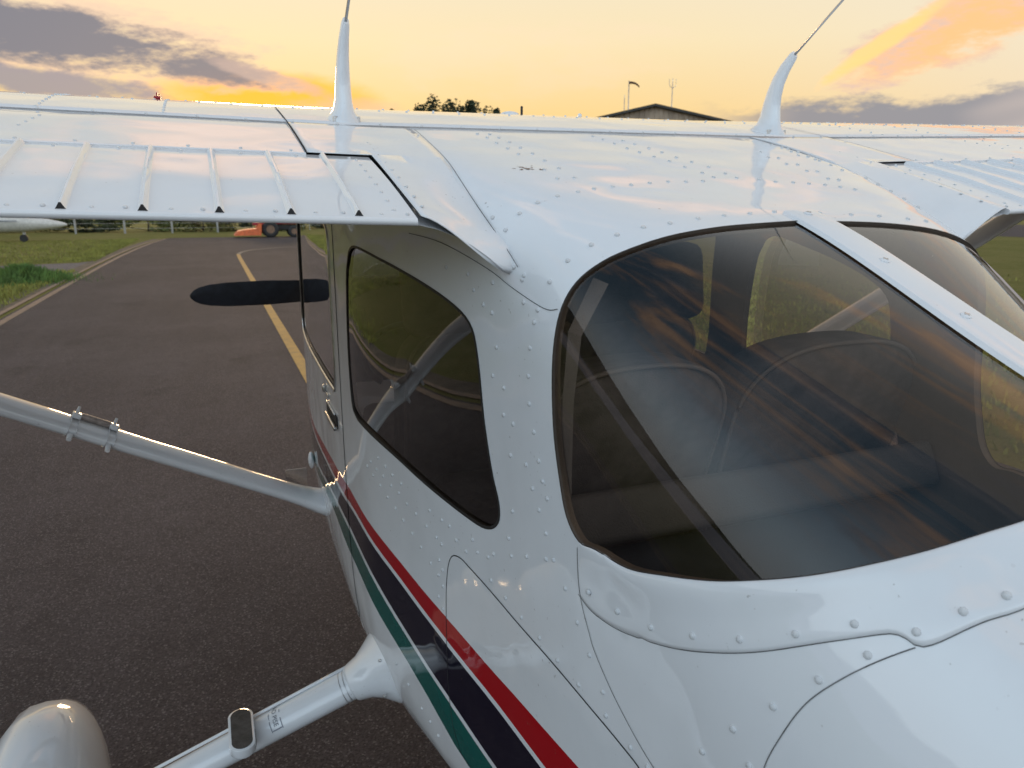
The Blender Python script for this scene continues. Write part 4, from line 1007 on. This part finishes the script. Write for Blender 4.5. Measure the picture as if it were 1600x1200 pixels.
def tree(name, x, y, h, rx, crown_z, crown_h, leaf, label, group, n=1400, size=.22, seed=1, clumps=14, spike=0., trunk=.14, cat='tree'):
    root = bpy.data.objects.new(name, None); COL.objects.link(root); root.location = (x, y, 0); tag(root, label, cat, group)
    vs, fs, cl = leaf_cloud(n, (rx, rx*.8, crown_h/2), size, seed, clumps, spike)
    mesh_obj('crown', [v+Vector((0, 0, crown_z)) for v in vs], fs, leaf, root)
    bm = bmesh.new(); rnd = random.Random(seed)
    bm_tube(bm, [(0, 0, -.05), (rnd.uniform(-.1, .1), 0, h*.35), (rnd.uniform(-.2, .2), 0, crown_z+crown_h*.25)], [trunk, trunk*.8, trunk*.3], 8)
    for c, r in cl[:6]:
        b0 = Vector((0, 0, crown_z-crown_h*.35)); bm_tube(bm, [b0, b0.lerp(c+Vector((0, 0, crown_z)), .6)+Vector((0, 0, -.05*h)), c+Vector((0, 0, crown_z))], [trunk*.45, trunk*.3, trunk*.12], 6)
    bm_obj('trunk', bm, M['bark'], root, True)
    return root
shr = [(-34, 66, 2.0, 3.6), (-28.5, 64.5, 1.6, 3.0), (-23, 67, 2.4, 3.5), (-17.5, 65, 1.5, 3.0), (-12.5, 66, 1.9, 3.2), (-8.2, 64.5, 1.4, 2.6), (-4.2, 65.5, 1.8, 3.0), (-.3, 64, 1.6, 2.6), (3.2, 63.5, 2.3, 2.8), (7.5, 65.5, 2.2, 3.4), (13, 64.5, 2.6, 3.6), (20, 66, 2.4, 4.0)]
where = ['at the far left end of the hedge', 'second from the left end of the hedge', 'third from the left end of the hedge', 'behind the parked jet', 'just left of the jet nose', 'just beyond the jet nose', 'left of the taxiway end', 'at the left corner of the taxiway end', 'left behind the red tractor', 'right behind the red tractor', 'right of the tractor', 'furthest right along the hedge']
for i, (x, y, h, rx) in enumerate(shr):
    tree('shrub', x, y, h, rx*1.0, h*.42, h*1.1, [M['leaf1'], M['leaf3'], M['leaf2']][i % 3], 'leafy green shrub '+where[i], 'shrubs along the far fence', 1500, .15, 20+i, 16, 0, .06, 'shrub')
tr = [(20.0, 88.2, 10.7, .8, .8, 'small dark treetop, leftmost above the wing'), (22.9, 87.0, 11.2, 2.3, 1.0, 'low bushy dark treetop left of the spiky one'), (25.6, 86.2, 12.4, 2.3, 1.6, 'tallest spiky dark treetop above the wing'), (28.4, 85.4, 11.9, 2.3, 1.4, 'leaning dark treetop right of the tallest one'), (31.0, 84.5, 10.9, .9, .8, 'small dark treetop, rightmost of the group')]
for i, (x, y, h, rx, ch, lb) in enumerate(tr):
    tree('tree', x, y, h, rx, h-ch*1.1, ch*2.2+2, M['leaf2'], lb, 'trees showing above the wing', 5200, .17, 50+i, 26, .4, .22)
# wire fence
fence = bpy.data.objects.new('wire_fence', None); COL.objects.link(fence); fence.location = (-15, 61, 0); tag(fence, 'wire fence on pale posts behind the far grass', 'fence')
M['concrete'] = simple('pale_post', (.34, .33, .31), .85, var=.2)
bm = bmesh.new(); bm_box(bm, (0, 0, .85), (.13, .13, 1.7), None, .015); pme = bpy.data.meshes.new('post'); bm.to_mesh(pme); bm.free(); pme.materials.append(M['concrete'])
for i in range(18):
    o = bpy.data.objects.new('post', pme); link(o, fence); o.location = (6.55-3.05*i+12.2, 0, 0)
for z in (.35, .7, 1.05, 1.4, 1.62):
    bm = bmesh.new(); bm_tube(bm, [(19, .07, z), (-36, .07, z)], .009, 5); bm_obj('wire', bm, M['steel'], fence)

# red mower tractor
def tractor():
    t = bpy.data.objects.new('mower_tractor', None); COL.objects.link(t); t.location = (3.55, 50.9, 0); t.scale = (1.18, 1.18, 1.18); tag(t, 'red ride-on tractor with orange front mower deck at the taxiway end', 'tractor')
    red = simple('tractor_red', (.30, .02, .03), .35, coat=.4); org = simple('mower_orange', (.62, .12, .025), .5, var=.2); blk = M['rubber']
    bm = bmesh.new(); bm_box(bm, (.75, 0, .86), (1.5, .75, .42), None, .09); bm_box(bm, (-.35, 0, .70), (.9, .7, .16), None, .03); bm_obj('hood', bm, red, t, True, R(40))
    bm = bmesh.new(); bm_box(bm, (.5, 0, .50), (2.0, .5, .26), None, .03); bm_obj('chassis', bm, blk, t)
    def wheel(x, y, r, w):
        bm = bmesh.new(); ring = [[(x+q*math.cos(a), y+yo, r+q*math.sin(a)) for yo, q in ((-w*.4, r*.5), (-w*.5, r*.8), (-w*.35, r), (w*.35, r), (w*.5, r*.8), (w*.4, r*.5))] for a in [2*math.pi*k/24 for k in range(25)]]
        bm_loft(bm, ring, False); o = bm_obj('wheel', bm, blk, t, True, R(50))
        bm = bmesh.new(); bm_tube(bm, [(x, y-w*.38, r), (x, y+w*.38, r)], [r*.55, r*.55], 18); bm_obj('rim', bm, simple('wheel_rim', (.22, .13, .08), .6), o, True, R(40))
    wheel(.05, -.55, .42, .3); wheel(.05, .55, .42, .3); wheel(1.25, -.5, .30, .22); wheel(1.25, .5, .30, .22)
    bm = bmesh.new(); bm_loft(bm, [[(-1.75+s_, -.85, .12), (-1.75+s_, .85, .12), (-1.7+s_, .8, .12+h_), (-1.7+s_, -.8, .12+h_)] for s_, h_ in ((0, .06), (.15, .22), (.6, .30), (1.05, .34), (1.2, .62), (1.32, .60))]); bm_obj('mower_deck', bm, org, t)
    bm = bmesh.new(); bm_box(bm, (-.2, 0, .90), (.5, .5, .12), None, .04); bm_box(bm, (.06, 0, 1.2), (.1, .5, .55), Matrix.Rotation(R(8), 3, 'Y'), .04); bm_obj('driver_seat', bm, blk, t, True, R(40))
    bm = bmesh.new(); bm_tube(bm, [(-.75, 0, .7), (-.6, 0, 1.15)], .03, 8); ring = [(-.6+.16*math.cos(a)*.5, .19*math.sin(a), 1.17+.16*math.cos(a)) for a in [2*math.pi*k/16 for k in range(17)]]; bm_tube(bm, ring, .018, 6); bm_obj('steering_wheel', bm, blk, t, True)
    bm = bmesh.new(); bm_box(bm, (1.51, 0, .9), (.03, .6, .12), None, .01); bm_obj('tail_lamp_bar', bm, M['white'], t)
tractor()
# parked jet
def jet():
    j = bpy.data.objects.new('parked_jet', None); COL.objects.link(j); j.location = (-11.5, 48.5, 0); tag(j, 'white pointed-nose jet parked on the grass at the left edge', 'airplane')
    wh = simple('jet_white', (.62, .61, .58), .3, coat=.5); 
    bm = bmesh.new(); rings = []
    for x, zc, hw, hh in ((-9, 1.45, .12, .15), (-6.5, 1.3, .45, .48), (-3.5, 1.18, .68, .70), (-.5, 1.14, .70, .70), (1.0, 1.12, .68, .66), (1.8, 1.06, .60, .57), (2.6, .98, .47, .44), (3.5, .93, .31, .28), (4.15, .91, .17, .15), (4.4, .90, .06, .06)):
        rings.append([(x, hw*math.cos(a), zc+hh*math.sin(a)) for a in [2*math.pi*k/24 for k in range(24)]])
    bm_loft(bm, rings); bm_obj('fuselage', bm, wh, j, True, R(60))
    bm = bmesh.new(); bm_loft(bm, [[(x, hw*math.cos(a), zc+hh*math.sin(a)) for a in [math.pi*k/12 for k in range(13)]] for x, zc, hw, hh in ((-2.5, 1.6, .3, .2), (-.8, 1.55, .5, .42), (.3, 1.5, .52, .42), (1.1, 1.40, .42, .30), (1.75, 1.30, .2, .18))], False, 0, False); bm_obj('canopy_hump', bm, wh, j, True)
    bm = bmesh.new(); bm_box(bm, (.1, -.47, 1.72), (.75, .12, .20), Matrix.Rotation(R(-18), 3, 'X'), .03); bm_obj('cockpit_window', bm, simple('jet_glass', (.05, .055, .06), .15), j)
    bm = bmesh.new(); bm_box(bm, (-2., -.695, 1.12), (8.4, .02, .05)); bm_obj('stripe', bm, M['decal'], j)
    bm = bmesh.new(); bm_loft(bm, [[(-3.8+c_, y, .85), (-3.2+c_, y, .93), (-2.2+c_*.6, y, .85), (-3.2+c_, y, .80)] for y, c_ in ((-6, -.6), (0, 0), (6, -.6))]); bm_obj('wing', bm, wh, j)
    bm = bmesh.new(); bm_loft(bm, [[(-8.8, s_, 1.6), (-7.2, s_, 1.6), (-8.6, s_, 3.3), (-9.4, s_, 3.3)] for s_ in (-.06, .06)]); bm_obj('tail_fin', bm, wh, j)
    for x, y in ((2.3, 0), (-3.4, -1.6), (-3.4, 1.6)):
        bm = bmesh.new(); bm_tube(bm, [(x, y, .85), (x, y, .2)], .05, 8); g = bm_obj('gear_leg', bm, wh, j, True)
        bm = bmesh.new(); bm_tube(bm, [(x, y-.07, .2), (x, y+.07, .2)], .2, 16); bm_obj('tyre', bm, M['rubber'], g, True, R(40))
jet()
# hangar with gable towards the field
def hangar():
    cx, cy = 42.2, 69.6; face = math.atan2(-cx, -cy)
    h = bpy.data.objects.new('hangar', None); COL.objects.link(h); h.location = (cx, cy, 0); h.rotation_euler = (0, 0, -math.atan2(cx, cy)+R(9)); tag(h, 'brown corrugated hangar with low gable roof above the wing', 'hangar')
    wall = simple('hangar_cladding', (.36, .27, .20), .7, var=.25, vscale=.8); roof = simple('hangar_roof', (.05, .045, .04), .7)
    W2, ZP, ZE, LN = 15., 11.45, 8.2, 40.
    zt_ = lambda x: ZP-(ZP-ZE)*abs(x)/W2
    n = 60
    for i in range(n):
        x0 = -W2+2*W2*i/n; x1 = x0+2*W2/n; a, b = x0+.06, x1-.06; vs = []
        for x, yo in ((x0, .0), (a, -.05), (b-.12, -.05), (x1-.06, 0), (x1, 0)): vs += [(x, yo, 0), (x, yo, zt_(x)-.02)]
        mesh_obj('wall_panel', vs, [(2*k, 2*k+2, 2*k+3, 2*k+1) for k in range(4)], wall, h)
    for s in (-1, 1):
        bm = bmesh.new(); bm_loft(bm, [[(0, y, ZP), (s*(W2+.6), y, zt_(W2+.6)), (s*(W2+.6), y, zt_(W2+.6)+.22), (0, y, ZP+.24)] for y in (-.6, LN)]); bm_obj('roof', bm, roof, h)
        bm = bmesh.new(); bm_box(bm, (s*W2, LN/2, ZE/2), (.15, LN, ZE)); bm_obj('side_wall', bm, wall, h)
hangar()
def mast(name, px, py, hh, label, tips):
    o = bpy.data.objects.new(name, None); COL.objects.link(o); o.location = (px, py, 0); tag(o, label, 'mast', 'thin masts by the hangar')
    bm = bmesh.new(); bm_tube(bm, [(0, 0, 0), (0, 0, hh)], [.09, .04], 8); bm_obj('pole', bm, M['steel'], o, True)
    for a, b in tips:
        bm = bmesh.new(); bm_tube(bm, [(0, 0, hh-b), (a, 0, hh-b*.6), (a*1.2, 0, hh+b*.8)], .03, 6); bm_obj('aerial', bm, M['steel'], o)
mast('aerial_mast', 45.8, 72.2, 14.2, 'thin mast with forked aerial behind the hangar peak', ((-.35, .5), (.35, .5), (.0, .6)))
mast('aerial_mast', 41.8, 75.0, 12.9, 'thin bare mast left of the windsock pole', ((.0, .4),))
ws_ = bpy.data.objects.new('windsock', None); COL.objects.link(ws_); ws_.location = (42.0, 74.5, 0); tag(ws_, 'dark windsock drooping on its pole left of the hangar peak', 'windsock')
bm = bmesh.new(); bm_tube(bm, [(0, 0, 0), (0, 0, 14.55)], [.1, .05], 8); bm_obj('pole', bm, M['steel'], ws_, True)
bm = bmesh.new(); bm_tube(bm, [(0, 0, 14.35), (.28, -.14, 14.35), (.55, -.28, 14.28), (.8, -.4, 14.12), (.95, -.48, 13.9)], [.13, .12, .10, .085, .06], 14, False); bm_obj('sock', bm, simple('sock_cloth', (.10, .05, .03), .8, var=.3), ws_, True)
